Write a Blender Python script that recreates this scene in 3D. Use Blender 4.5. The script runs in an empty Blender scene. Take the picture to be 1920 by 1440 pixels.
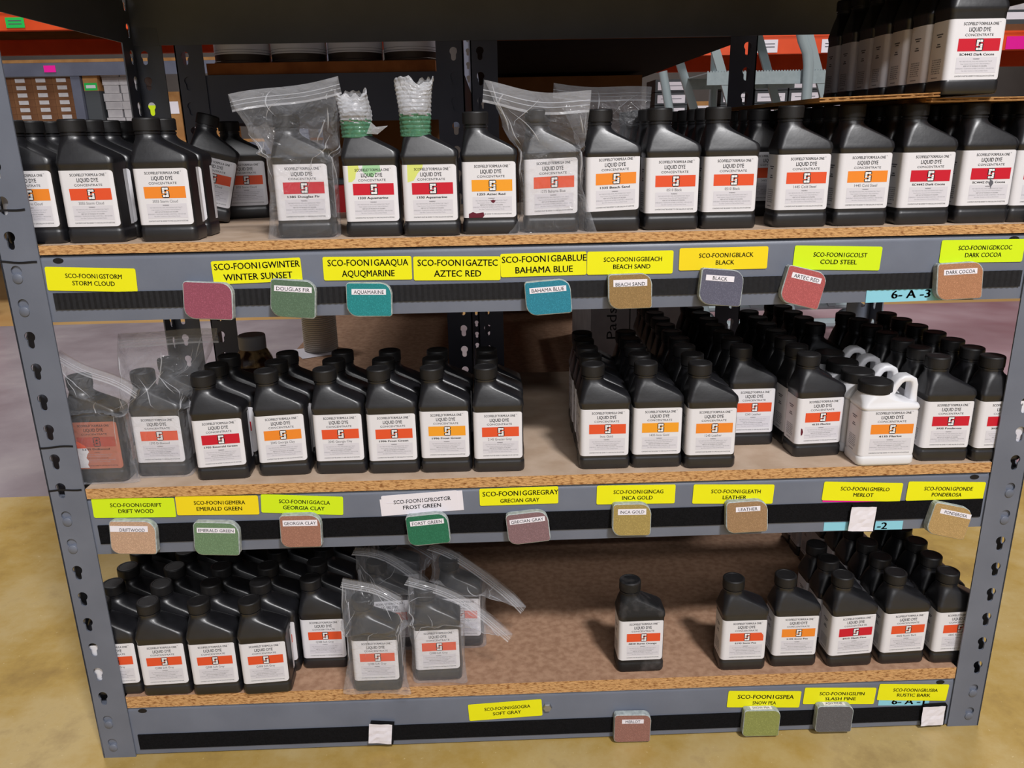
import bpy, bmesh, math, random
from mathutils import Vector, Matrix, noise
D = bpy.data
SC = bpy.context.scene
C = SC.collection
random.seed(7)
# ------------------------------------------------------------------ camera
cam = D.cameras.new('camera'); camo = D.objects.new('camera', cam); C.objects.link(camo)
cam.sensor_width = 36; cam.lens = 28.125; cam.clip_start = 0.02; cam.clip_end = 60
def cam_matrix(loc, yaw, pitch, roll):
    cy, sy, cp, sp, cr, sr = (math.cos(yaw), math.sin(yaw), math.cos(pitch), math.sin(pitch), math.cos(roll), math.sin(roll))
    f = Vector((sy*cp, cy*cp, -sp)); r = Vector((cy, -sy, 0)); d = f.cross(r)
    r2 = cr*r + sr*d; d2 = -sr*r + cr*d
    m = Matrix.Identity(4)
    for i in range(3): m[i][0] = r2[i]; m[i][1] = -d2[i]; m[i][2] = -f[i]; m[i][3] = loc[i]
    return m
camo.matrix_world = cam_matrix((-0.061, -0.9162, 0.8094), 0.0246, 0.3021, 0.0195)
SC.camera = camo
# ------------------------------------------------------------------ world, lamps, exposure
w = D.worlds.new('world'); SC.world = w; w.use_nodes = True
w.node_tree.nodes['Background'].inputs[0].default_value = (0.9, 0.92, 1, 1)
w.node_tree.nodes['Background'].inputs[1].default_value = 0.34
def area(loc, target, sx, sy, power, col=(1, 0.985, 0.99)):
    l = D.lights.new('ceiling_lamp', 'AREA'); l.shape = 'RECTANGLE'; l.size = sx; l.size_y = sy; l.energy = power; l.color = col
    o = D.objects.new('ceiling_lamp', l); C.objects.link(o); o.location = loc
    o.rotation_euler = (Vector(target) - Vector(loc)).to_track_quat('-Z', 'Y').to_euler()
area((1.15, -2.75, 4.0), (0, 0, 0.4), 0.5, 0.4, 175)
area((0.2, -6.3, 4.4), (0, 0, 0.5), 5.0, 0.5, 150)
area((-2.0, 2.3, 4.4), (-2.0, 2.3, 0), 1.2, 0.6, 90)
area((1.9, 2.3, 4.4), (1.9, 2.3, 0), 1.2, 0.6, 80)
SC.view_settings.view_transform = 'Standard'; SC.view_settings.look = 'None'
SC.view_settings.exposure = 0.0; SC.view_settings.gamma = 1; SC.view_settings.use_curve_mapping = False

# ------------------------------------------------------------------ materials
def lin(r, g, b):
    f = lambda c: (c/255/12.92 if c/255 <= 0.04045 else ((c/255+0.055)/1.055)**2.4)
    return (f(r), f(g), f(b), 1)
def mat(name, rgb, rough=0.5, spec=0.5, metal=0, rgb2=None, scale=40, detail=4, mixlo=0.35, mixhi=0.65, bump=0, bscale=None, stretch=None, emit=0, coat=0):
    m = D.materials.new(name); m.use_nodes = True; nt = m.node_tree; n = nt.nodes; L = nt.links
    b = n['Principled BSDF']; b.inputs['Base Color'].default_value = lin(*rgb); b.inputs['Roughness'].default_value = rough
    b.inputs['Specular IOR Level'].default_value = spec; b.inputs['Metallic'].default_value = metal; b.inputs['Coat Weight'].default_value = coat
    tc = n.new('ShaderNodeTexCoord'); mp = n.new('ShaderNodeMapping'); L.new(tc.outputs['Object'], mp.inputs[0])
    if stretch: mp.inputs['Scale'].default_value = stretch
    if rgb2:
        t = n.new('ShaderNodeTexNoise'); t.inputs['Scale'].default_value = scale; t.inputs['Detail'].default_value = detail; L.new(mp.outputs[0], t.inputs[0])
        r = n.new('ShaderNodeValToRGB'); r.color_ramp.elements[0].position = mixlo; r.color_ramp.elements[1].position = mixhi
        r.color_ramp.elements[0].color = lin(*rgb); r.color_ramp.elements[1].color = lin(*rgb2)
        L.new(t.outputs['Fac'], r.inputs[0]); L.new(r.outputs[0], b.inputs['Base Color'])
    if bump:
        t2 = n.new('ShaderNodeTexNoise'); t2.inputs['Scale'].default_value = bscale or scale; t2.inputs['Detail'].default_value = 5; L.new(mp.outputs[0], t2.inputs[0])
        bm = n.new('ShaderNodeBump'); bm.inputs['Strength'].default_value = bump; bm.inputs['Distance'].default_value = 0.002
        L.new(t2.outputs['Fac'], bm.inputs['Height']); L.new(bm.outputs[0], b.inputs['Normal'])
    return m
M = {}
M['black'] = mat('black_plastic', (22, 22, 25), 0.37, 0.8, rgb2=(28, 28, 32), scale=60, bump=0.05, bscale=200)
M['cap'] = mat('black_cap_plastic', (24, 23, 24), 0.5, 0.4, rgb2=(32, 31, 32), scale=90)
M['white_plastic'] = mat('white_plastic', (226, 226, 230), 0.35, 0.5)
M['label'] = mat('label_paper', (226, 225, 230), 0.45, 0.4)
M['greybox'] = mat('label_grey_print', (214, 212, 220), 0.45, 0.4)
M['ink'] = mat('black_ink', (24, 24, 28), 0.5, 0.3)
M['ink2'] = mat('grey_ink', (96, 96, 104), 0.5, 0.3)
M['ink3'] = mat('pale_grey_ink', (140, 140, 148), 0.5, 0.3)
M['logo_white'] = mat('logo_white', (236, 236, 238), 0.45, 0.4)
BAND = dict(R=(200, 24, 46), O=(226, 84, 44), Y=(238, 138, 44), A=(240, 160, 40))
for k, v in BAND.items(): M['band'+k] = mat('band_ink_'+k, v, 0.45, 0.4)
M['steel'] = mat('slate_painted_steel', (109, 115, 129), 0.42, 0.5, rgb2=(101, 107, 121), scale=14, bump=0.05, bscale=300)
M['steel_shaded'] = mat('shaded_slate_painted_steel', (96, 100, 116), 0.45, 0.5, rgb2=(86, 90, 106), scale=10)  # same slate paint as the front rack, toned darker for shade
M['hook'] = mat('black_hook_strip', (15, 15, 17), 0.9, 0.1, rgb2=(24, 24, 27), scale=700, bump=0.4, bscale=1200)
M['hook_rib'] = mat('black_ribbed_strip', (24, 25, 29), 0.6, 0.3, rgb2=(30, 31, 36), scale=300)
M['marker'] = mat('black_marker', (22, 22, 26), 0.6, 0.3)
M['zinc'] = mat('zinc_bolt', (170, 172, 176), 0.3, 0.5, 0.9)
M['board_top'] = mat('particle_board_face', (194, 172, 152), 0.75, 0.2, rgb2=(180, 156, 134), scale=30, detail=8, bump=0.1, bscale=400)
M['board_brown'] = mat('particle_board_brown_face', (180, 144, 118), 0.75, 0.2, rgb2=(156, 120, 96), scale=110, detail=8, bump=0.1, bscale=400)
M['board_dark'] = mat('dark_brown_board', (176, 108, 60), 0.75, 0.2, rgb2=(150, 88, 46), scale=30)
M['board_shaded'] = mat('shaded_board_underside', (28, 24, 21), 0.9, 0.05, rgb2=(24, 20, 18), scale=30)  # brown board with the shade below it put into the colour
def edge_mat():
    m = mat('particle_board_edge', (206, 160, 108), 0.85, 0.1, rgb2=(138, 90, 50), scale=330, detail=8, mixlo=0.48, mixhi=0.7, bump=0.8, bscale=420, stretch=(0.5, 1, 1.3))
    return m
M['board_edge'] = edge_mat()
M['yellow'] = mat('yellow_label_paper', (238, 236, 22), 0.5, 0.3)
M['amber'] = mat('amber_yellow_label_paper', (244, 218, 30), 0.5, 0.3)
M['lime'] = mat('lime_yellow_label_paper', (212, 240, 30), 0.5, 0.3)
M['paper'] = mat('white_paper', (232, 228, 236), 0.6, 0.2)
M['blue_label'] = mat('pale_blue_label', (140, 206, 226), 0.5, 0.3)
M['pink'] = mat('hot_pink_label', (240, 30, 160), 0.5, 0.3)
M['green_label'] = mat('bright_green_label', (40, 200, 90), 0.5, 0.3)
M['chip_edge'] = mat('concrete_chip_edge', (182, 190, 190), 0.8, 0.2, rgb2=(150, 158, 160), scale=200)
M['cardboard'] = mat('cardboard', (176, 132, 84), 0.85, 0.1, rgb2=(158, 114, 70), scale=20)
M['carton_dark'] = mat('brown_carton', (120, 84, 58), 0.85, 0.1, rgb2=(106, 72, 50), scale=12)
M['orange'] = mat('orange_rack_paint', (232, 84, 36), 0.45, 0.4, rgb2=(220, 76, 32), scale=8)
M['red'] = mat('red_plastic', (190, 24, 30), 0.4, 0.4)
M['ladder'] = mat('grey_ladder_paint', (150, 164, 168), 0.4, 0.5)
M['tread'] = mat('ladder_tread_paint', (156, 170, 174), 0.45, 0.4, rgb2=(146, 160, 164), scale=60)
M['carton_white'] = mat('white_carton', (196, 194, 196), 0.7, 0.2, rgb2=(180, 178, 182), scale=30)
M['grey_box'] = mat('dark_grey_box', (70, 74, 78), 0.6, 0.3)
M['can_metal'] = mat('dark_can_metal', (78, 66, 58), 0.45, 0.5, 0.5)
M['jar'] = mat('dye_stained_jar', (70, 38, 24), 0.15, 0.6, rgb2=(200, 164, 112), scale=45, mixlo=0.48, mixhi=0.6)
M['jar_lid'] = mat('grey_jar_lid', (176, 172, 170), 0.5, 0.4)
M['jar_stain'] = mat('dark_brown_stain', (40, 18, 12), 0.3, 0.4)
M['spool'] = mat('pale_ribbed_paper', (196, 190, 180), 0.7, 0.2)
M['stain_yellow'] = mat('yellow_green_dye_stain', (214, 222, 120), 0.6, 0.3)
M['stain_green'] = mat('green_dye_stain', (160, 205, 160), 0.6, 0.3)
M['stain_red'] = mat('dark_red_dye_stain', (96, 26, 44), 0.5, 0.3)
M['stain_brown'] = mat('rust_brown_dye_stain', (176, 104, 82), 0.5, 0.3)
M['stain_band'] = mat('rust_red_dye_stain', (170, 66, 50), 0.5, 0.3)
M['stain_tan'] = mat('tan_smear', (150, 112, 92), 0.6, 0.3)
M['concrete_wall'] = mat('grey_wall_paint', (110, 104, 100), 0.9, 0.1, rgb2=(98, 92, 90), scale=2)
def film(name, a, b, tint=(0.98, 0.98, 0.985), bump=0.9, base=(0.75, 0.76, 0.8)):
    m = D.materials.new(name); m.use_nodes = True; nt = m.node_tree; n = nt.nodes; L = nt.links
    n.remove(n['Principled BSDF']); out = n['Material Output']
    tr = n.new('ShaderNodeBsdfTransparent'); tr.inputs[0].default_value = (*tint, 1)
    p = n.new('ShaderNodeBsdfPrincipled'); p.inputs['Base Color'].default_value = (*base, 1); p.inputs['Roughness'].default_value = 0.09
    p.inputs['Specular IOR Level'].default_value = 0.8
    lw = n.new('ShaderNodeLayerWeight'); lw.inputs['Blend'].default_value = 0.35
    tc = n.new('ShaderNodeTexCoord'); t = n.new('ShaderNodeTexNoise'); t.inputs['Scale'].default_value = 55; t.inputs['Detail'].default_value = 3
    t.inputs['Distortion'].default_value = 1.2
    L.new(tc.outputs['Object'], t.inputs[0]); bm = n.new('ShaderNodeBump'); bm.inputs['Strength'].default_value = bump; bm.inputs['Distance'].default_value = 0.006
    L.new(t.outputs['Fac'], bm.inputs['Height']); L.new(bm.outputs[0], p.inputs['Normal']); L.new(bm.outputs[0], lw.inputs['Normal'])
    vo = n.new('ShaderNodeTexVoronoi'); vo.feature = 'F1'; vo.inputs['Scale'].default_value = 42; L.new(tc.outputs['Object'], vo.inputs['Vector'])
    ad = n.new('ShaderNodeMath'); ad.operation = 'MULTIPLY_ADD'; ad.inputs[1].default_value = 0.9; L.new(vo.outputs['Distance'], ad.inputs[0]); L.new(t.outputs['Fac'], ad.inputs[2]); L.new(ad.outputs[0], bm.inputs['Height'])
    mr = n.new('ShaderNodeMapRange'); mr.inputs['To Min'].default_value = a; mr.inputs['To Max'].default_value = b; L.new(lw.outputs['Facing'], mr.inputs['Value'])
    mx = n.new('ShaderNodeMixShader'); L.new(mr.outputs[0], mx.inputs[0]); L.new(tr.outputs[0], mx.inputs[1]); L.new(p.outputs[0], mx.inputs[2]); L.new(mx.outputs[0], out.inputs[0])
    return m
M['film'] = film('clear_bag_film', 0.055, 0.38)
M['film_zip'] = film('bag_zip_strip', 0.13, 0.4, bump=0.2)
M['film_ridge'] = film('bag_zip_ridge_and_glint', 0.36, 0.6, bump=0.05)
M['wrap'] = film('clear_wrap_film', 0.36, 0.85, bump=0.9)
M['wrap_green'] = film('green_stained_wrap_film', 0.5, 0.85, (0.35, 0.75, 0.5), 0.9, (0.14, 0.36, 0.22))
def floor_mat():
    m = D.materials.new('polished_concrete_floor'); m.use_nodes = True; nt = m.node_tree; n = nt.nodes; L = nt.links
    b = n['Principled BSDF']; b.inputs['Roughness'].default_value = 0.38; b.inputs['Specular IOR Level'].default_value = 0.35
    tc = n.new('ShaderNodeTexCoord')
    def ns(scale, det, rough=0.6):
        t = n.new('ShaderNodeTexNoise'); t.inputs['Scale'].default_value = scale; t.inputs['Detail'].default_value = det; t.inputs['Roughness'].default_value = rough
        L.new(tc.outputs['Object'], t.inputs[0]); return t
    def ramp(src, *st):
        r = n.new('ShaderNodeValToRGB'); e = r.color_ramp.elements
        e[0].position, e[0].color = st[0][0], lin(*st[0][1]); e[1].position, e[1].color = st[-1][0], lin(*st[-1][1])
        for p, c in st[1:-1]: k = e.new(p); k.color = lin(*c)
        L.new(src, r.inputs[0]); return r
    def mix(f, a, c):
        x = n.new('ShaderNodeMix'); x.data_type = 'RGBA'
        L.new(f, x.inputs[0]); L.new(a, x.inputs[6]); L.new(c, x.inputs[7]); return x.outputs[2]
    t1 = ns(3.4, 10, 0.7)
    tan = ramp(t1.outputs['Fac'], (0.3, (140, 112, 64)), (0.45, (176, 146, 80)), (0.58, (188, 164, 112)), (0.7, (160, 136, 92)))
    t2 = ns(3.2, 7)
    pur = ramp(t2.outputs['Fac'], (0.3, (130, 118, 122)), (0.55, (152, 142, 146)), (0.75, (170, 162, 162)))
    far = ramp(t2.outputs['Fac'], (0.3, (180, 140, 84)), (0.7, (200, 164, 108)))
    sx = n.new('ShaderNodeSeparateXYZ'); L.new(tc.outputs['Object'], sx.inputs[0])
    def gt(sock, v):
        k = n.new('ShaderNodeMath'); k.operation = 'GREATER_THAN'; k.inputs[1].default_value = v; L.new(sock, k.inputs[0]); return k.outputs[0]
    base = mix(gt(sx.outputs['Y'], 0.875), tan.outputs[0], pur.outputs[0])
    t4 = ns(1.1, 4)
    pink = ramp(t4.outputs['Fac'], (0.35, (146, 108, 114)), (0.6, (176, 150, 156)), (0.75, (198, 184, 188)))
    k = n.new('ShaderNodeMath'); k.operation = 'MULTIPLY'; L.new(gt(sx.outputs['X'], 0.6), k.inputs[0]); L.new(gt(sx.outputs['Y'], 0.875), k.inputs[1])
    base = mix(k.outputs[0], base, pink.outputs[0])
    base = mix(gt(sx.outputs['Y'], 2.8), base, far.outputs[0])
    t3 = ns(160, 2); spk = ramp(t3.outputs['Fac'], (0.70, (0, 0, 0)), (0.74, (255, 255, 255)))
    pale = n.new('ShaderNodeRGB'); pale.outputs[0].default_value = lin(222, 204, 160)
    s2 = n.new('ShaderNodeMath'); s2.operation = 'MULTIPLY'; s2.inputs[1].default_value = 0.5; L.new(spk.outputs[0], s2.inputs[0])
    base = mix(s2.outputs[0], base, pale.outputs[0])
    L.new(base, b.inputs['Base Color'])
    return m
M['floor'] = floor_mat()

# ------------------------------------------------------------------ mesh builder
_txt = {}
def text_mesh(s, bold):
    key = (s, bold)
    if key in _txt: return _txt[key]
    cu = D.curves.new('t', 'FONT'); cu.body = s; cu.size = 1; cu.resolution_u = 2; cu.align_x = 'LEFT'
    o = D.objects.new('t', cu); C.objects.link(o)
    dg = bpy.context.evaluated_depsgraph_get(); me = D.meshes.new_from_object(o.evaluated_get(dg))
    v = [(p.co.x, p.co.y) for p in me.vertices]; f = [tuple(p.vertices) for p in me.polygons]
    D.objects.remove(o); D.curves.remove(cu); D.meshes.remove(me)
    x0 = min(p[0] for p in v); x1 = max(p[0] for p in v)
    v = [((p[0]-(x0+x1)/2), p[1]-0.36) for p in v]
    sh = (0,) if not bold else (-0.018, 0.018) if bold == 1 else (-0.03, 0, 0.03)
    n = len(v); V = []; F = []
    for k, d in enumerate(sh):
        V += [(p[0]+d, p[1]+(d*0.25 if bold else 0)) for p in v]; F += [tuple(i+k*n for i in q) for q in f]
    v, f = V, F
    r = (v, f, x1-x0); _txt[key] = r
    return r
class MB:
    def __init__(s): s.v = []; s.f = []; s.m = []; s.sm = []
    def add(s, vs, fs, mi=0, smooth=False, mtx=None):
        o = len(s.v)
        s.v += [tuple(mtx @ Vector(p)) for p in vs] if mtx else [tuple(p) for p in vs]
        for f in fs: s.f.append(tuple(i+o for i in f)); s.m.append(mi); s.sm.append(smooth)
        return s
    def box(s, a, b, mi=0, mtx=None):
        (x0, y0, z0), (x1, y1, z1) = a, b
        vs = [(x0,y0,z0),(x1,y0,z0),(x1,y1,z0),(x0,y1,z0),(x0,y0,z1),(x1,y0,z1),(x1,y1,z1),(x0,y1,z1)]
        return s.add(vs, [(0,3,2,1),(4,5,6,7),(0,1,5,4),(1,2,6,5),(2,3,7,6),(3,0,4,7)], mi, False, mtx)
    def loft(s, rings, mi=0, cap0=True, cap1=True, smooth=True, closed=True, mtx=None):
        n = len(rings[0]); vs = [p for r in rings for p in r]; fs = []
        for k in range(len(rings)-1):
            for i in range(n if closed else n-1):
                j = (i+1) % n; fs.append((k*n+i, k*n+j, (k+1)*n+j, (k+1)*n+i))
        if cap0: fs.append(tuple(range(n-1, -1, -1)))
        if cap1: fs.append(tuple((len(rings)-1)*n+i for i in range(n)))
        return s.add(vs, fs, mi, smooth, mtx)
    def lathe(s, prof, n=32, c=(0, 0, 0), mi=0, cap0=True, cap1=True, rib=0, mtx=None):
        rings = [[(c[0]+(r-(rib if i % 2 and r > 0.001 else 0))*math.cos(2*math.pi*i/n), c[1]+(r-(rib if i % 2 and r > 0.001 else 0))*math.sin(2*math.pi*i/n), c[2]+z) for i in range(n)] for r, z in prof]
        return s.loft(rings, mi, cap0, cap1, True, True, mtx)
    def tube(s, pts, r, n=10, mi=0):
        pts = [Vector(p) for p in pts]; rings = []
        for i, p in enumerate(pts):
            t = (pts[min(i+1, len(pts)-1)]-pts[max(i-1, 0)]).normalized()
            a = t.cross(Vector((0.13, 1, 0.21))).normalized(); b = t.cross(a)
            rings.append([tuple(p+r*(math.cos(2*math.pi*k/n)*a+math.sin(2*math.pi*k/n)*b)) for k in range(n)])
        return s.loft(rings, mi)
    def bar(s, p, q, wx, wy, mi=0):
        p, q = Vector(p), Vector(q); h = [(-wx/2,-wy/2),(wx/2,-wy/2),(wx/2,wy/2),(-wx/2,wy/2)]
        return s.loft([[(p.x+a, p.y+b, p.z) for a, b in h], [(q.x+a, q.y+b, q.z) for a, b in h]], mi, smooth=False)
    # flat marks on a plane facing -y (or a given matrix mapping (u, v, 0))
    def text(s, t, x, z, h, wid=None, mi=0, y=0, bold=0, mtx=None):
        v, f, w0 = text_mesh(t, bold); k = h/0.72; kx = (wid/w0) if wid else k
        vs = [(x+p[0]*kx, y, z+p[1]*k) for p in v]
        return s.add(vs, f, mi, False, mtx)
    def rect(s, x0, x1, z0, z1, y, mi=0, mtx=None):
        return s.add([(x0,y,z0),(x1,y,z0),(x1,y,z1),(x0,y,z1)], [(0,1,2,3)], mi, False, mtx)
    def poly(s, pts, y, mi=0, mtx=None):
        return s.add([(a, y, b) for a, b in pts], [tuple(range(len(pts)))], mi, False, mtx)
    def mesh(s, name, mats, ang=40):
        me = D.meshes.new(name); me.from_pydata(s.v, [], s.f)
        for k in mats: me.materials.append(M[k])
        me.polygons.foreach_set('material_index', s.m); me.polygons.foreach_set('use_smooth', s.sm)
        if any(s.sm): me.set_sharp_from_angle(angle=math.radians(ang))
        me.update(); return me
def obj(name, me, parent=None, label=None):
    o = D.objects.new(name, me); C.objects.link(o)
    if parent: o.parent = parent
    if label: o['label'] = label
    return o
def tag(o, label, cat, group=None, kind=None):
    o['label'] = label; o['category'] = cat
    if group: o['group'] = group
    if kind: o['kind'] = kind
    return o
def thing(name, label, cat, loc=(0, 0, 0), rz=0, group=None):
    o = D.objects.new(name, None); C.objects.link(o); o.empty_display_size = 0.02
    o.location = loc; o.rotation_euler = (0, 0, rz); return tag(o, label, cat, group)
def struct(name, me):
    o = obj(name, me); o['kind'] = 'structure'; return o
def rr(xl, xr, hd, r, n=5):
    """rounded rectangle ring, counter-clockwise, starting at the left of the front side"""
    r = min(r, hd*0.999, (xr-xl)/2*0.999); pts = []
    for cx, cy, a0 in ((xl+r, -hd+r, 180), (xr-r, -hd+r, 270), (xr-r, hd-r, 0), (xl+r, hd-r, 90)):
        for i in range(n+1):
            a = math.radians(a0+90*i/n); pts.append((cx+r*math.cos(a), cy+r*math.sin(a)))
    return pts

# ------------------------------------------------------------------ setting
ZT, ZM, ZB = 0.7005, 0.403, 0.098
struct('floor', MB().box((-7, -8, -0.1), (7, 7, 0)).mesh('floor', ['floor']))
struct('wall_back', MB().box((-7, 7, 0), (7, 7.1, 6)).mesh('wall_back', ['concrete_wall']))
struct('wall_left', MB().box((-7.1, -8, 0), (-7, 7, 6)).mesh('wall_left', ['concrete_wall']))
struct('wall_right', MB().box((7, -8, 0), (7.1, 7, 6)).mesh('wall_right', ['concrete_wall']))
struct('ceiling', MB().box((-7, -8, 6), (7, 7, 6.1)).mesh('ceiling', ['concrete_wall']))

# ------------------------------------------------------------------ shelving rack
PITCH, Z0 = 0.0381, 0.025
def plate(wd, ht, holes, th=0.002):
    cu = D.curves.new('p', 'CURVE'); cu.dimensions = '2D'; cu.fill_mode = 'BOTH'; cu.extrude = th/2
    def sp(pts):
        q = cu.splines.new('POLY'); q.points.add(len(pts)-1)
        for i, (x, y) in enumerate(pts): q.points[i].co = (x, y, 0, 1)
        q.use_cyclic_u = True
    sp([(0, 0), (wd, 0), (wd, ht), (0, ht)])
    for hx, hz in holes:
        R, hw, dz = 0.0062, 0.0039, 0.0105
        a0 = math.asin(hw/R); pts = [(hx+R*math.sin(a0+(2*math.pi-2*a0)*i/14), hz-R*math.cos(a0+(2*math.pi-2*a0)*i/14)) for i in range(15)]
        pts += [(hx-hw*math.cos(math.pi*i/6), hz-dz-hw*math.sin(math.pi*i/6)) for i in range(7)]
        sp(pts)
    o = D.objects.new('p', cu); C.objects.link(o)
    dg = bpy.context.evaluated_depsgraph_get(); me = D.meshes.new_from_object(o.evaluated_get(dg))
    r = ([tuple(v.co) for v in me.vertices], [tuple(p.vertices) for p in me.polygons])
    D.objects.remove(o); D.curves.remove(cu); D.meshes.remove(me); return r
PL_ = plate(0.044, 1.36, [(0.0158, Z0+k*PITCH) for k in range(35)])
def post(parent, x, y, sx, sy, m='steel', label=None):
    """angle post with its corner at (x, y); flanges run sx in x and sy in y"""
    b = MB(); v, f = PL_
    b.add([(x+sx*p[0], y+sy*(0.001+p[2]), p[1]) for p in v], f)
    b.add([(x+sx*(0.001+p[2]), y+sy*p[0], p[1]) for p in v], f)
    me = b.mesh('post', [m]); bm = bmesh.new(); bm.from_mesh(me); bmesh.ops.recalc_face_normals(bm, faces=bm.faces); bm.to_mesh(me); bm.free()
    return obj('post', me, parent, label)
def rivets(b, x, y, sy, ks):
    for k in ks:
        z = Z0+k*PITCH-0.0085
        b.lathe([(0.0001, 0), (0.0052, 0), (0.0058, 0.0006), (0.0058, 0.004)], 16, (0, 0, 0), 0, mtx=Matrix.Translation((x, y-sy*0.0012, z)) @ Matrix.Rotation(-sy*math.pi/2, 4, 'X'))
def beam_x(parent, y, sy, x0, x1, zb, ks=(), m='steel', h=0.077, step=True):
    """beam along x whose outer face is at y; sy = direction into the rack"""
    b = MB(); pr = [(0, zb), (0, zb+h-0.007), (0.0012, zb+h-0.0025), (0.005, zb+h), (0.02, zb+h), (0.02, zb+h-0.002), (0.007, zb+h-0.003), (0.003, zb+h-0.009), (0.0022, zb), ]
    rings = [[(x, y+sy*p[0], p[1]) for p in pr] for x in (x0, x1)]
    b.loft(rings, 0, smooth=True)
    b.box((x0, min(y+sy*0.0005, y+sy*0.0025), zb-0.0005), (x0+0.04, max(y+sy*0.0005, y+sy*0.0025), zb+h-0.01)); b.box((x1-0.04, min(y+sy*0.0005, y+sy*0.0025), zb-0.0005), (x1, max(y+sy*0.0005, y+sy*0.0025), zb+h-0.01))
    for x in (x0+0.0138, x1-0.0138): rivets(b, x, y-sy*0.0025, sy, ks)
    me = b.mesh('beam', [m], 50); bm = bmesh.new(); bm.from_mesh(me); bmesh.ops.recalc_face_normals(bm, faces=bm.faces); bm.to_mesh(me); bm.free()
    return obj('beam', me, parent)
def beam_y(parent, x, sx, y0, y1, zb, m='steel', h=0.077):
    b = MB(); b.box((min(x, x+sx*0.002), y0, zb), (max(x, x+sx*0.002), y1, zb+h)); b.box((min(x, x+sx*0.018), y0, zb+h-0.002), (max(x, x+sx*0.018), y1, zb+h))
    return obj('side_beam', b.mesh('side_beam', [m]), parent)
W2, DP = 0.611, 0.457
rack = thing('shelving_rack', 'slate grey boltless steel shelving rack holding the dye bottles', 'rack')
for sx in (-1, 1):
    p = post(rack, sx*W2, 0, -sx, 1)
    post(rack, sx*W2, DP, -sx, -1)
    if sx < 0:
        for i, (z, a, b_) in enumerate(((0.738, 0.05, -0.2), (0.683, -0.03, 0.1), (0.4585, 0.02, 0.05), (0.4015, 0.02, -0.05))):
            mb = MB(); n = 8; x0 = -0.6105; x1 = -0.570 if i != 0 else -0.572
            up = [(x0+(x1-x0)*k/n, z+0.0018+0.0007*math.sin(k*0.7+i*2)+a*0.05*(k/n)) for k in range(n+1)]; mb.poly(up+[(q[0], q[1]-0.0024) for q in reversed(up)], -0.0006)
            obj('marker_line', mb.mesh('marker_line', ['marker']), p, 'black marker line drawn across the post')
levels = [(0.0025, (0, 1), 0), (0.312, (8, 9), 1), (0.6125, (16, 17), 2), (0.953, (25, 26), 3)]
for zb, ks, i in levels:
    f = beam_x(rack, 0.0025, 1, -W2+0.002, W2-0.002, zb, ks)
    beam_x(rack, DP-0.0025, -1, -W2+0.002, W2-0.002, zb, ks)
    beam_y(rack, -W2+0.0022, 1, 0.045, DP-0.045, zb); beam_y(rack, W2-0.0022, -1, 0.045, DP-0.045, zb)
    if i < 3:
        z0, z1 = ((0.011, 0.035), (0.327, 0.3525), (0.6272, 0.6465))[i]
        mb = MB()
        if i == 2:                                            # ribbed magnetic strip on the top beam
            n = 330; xs = [-0.560+1.123*k/n for k in range(n+1)]
            mb.add([(x, 0.0024-(0.0012 if k % 2 else 0.0019), z) for k, x in enumerate(xs) for z in (z0, z1)], [(2*k, 2*k+2, 2*k+3, 2*k+1) for k in range(n)])
        else: mb.box((-0.560, 0.0008, z0), (0.563, 0.0024, z1))
        obj('hook_strip', mb.mesh('hook_strip', ['hook' if i < 2 else 'hook_rib']), f, 'black fabric strip along the beam' if i < 2 else 'black ribbed strip along the beam')
        for sx in (-1, 1):
            mb = MB(); mb.lathe([(0.0001, 0), (0.006, 0), (0.006, 0.0004)], 14, mtx=Matrix.Translation((sx*0.548, 0.0027, zb+0.0705)) @ Matrix.Scale(0.55, 4, (0, 0, 1)) @ Matrix.Rotation(math.pi/2, 4, 'X')); obj('slot_hole', mb.mesh('slot_hole', ['ink']), f, 'dark punched hole near the beam end')
def board(name, x0, x1, y0, y1, z, th, top, label, cat='shelf board', edge='board_edge', seed=0):
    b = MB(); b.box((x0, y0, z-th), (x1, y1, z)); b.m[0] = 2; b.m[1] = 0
    for k in range(2, 6): b.m[k] = 1
    o = obj(name, b.mesh(name, [top, edge, 'board_shaded'])); return tag(o, label, cat)
board('shelf_board', -0.566, 0.566, 0.0005, DP-0.003, ZT, 0.0105, 'board_top', 'pale particle board shelf under the top row of bottles')
board('shelf_board', -0.566, 0.566, 0.0005, DP-0.003, ZM, 0.0135, 'board_top', 'pale particle board shelf under the middle row of bottles')
board('shelf_board', -0.566, 0.566, 0.0005, DP-0.003, ZB, 0.018, 'board_brown', 'brown particle board shelf under the bottom row of bottles')
board('shelf_board', -0.606, 0.606, 0.006, DP-0.006, 1.047, 0.0165, 'board_shaded', 'board overhead toned dark for shade, seen from below at the top of the picture', edge='board_shaded')

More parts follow.
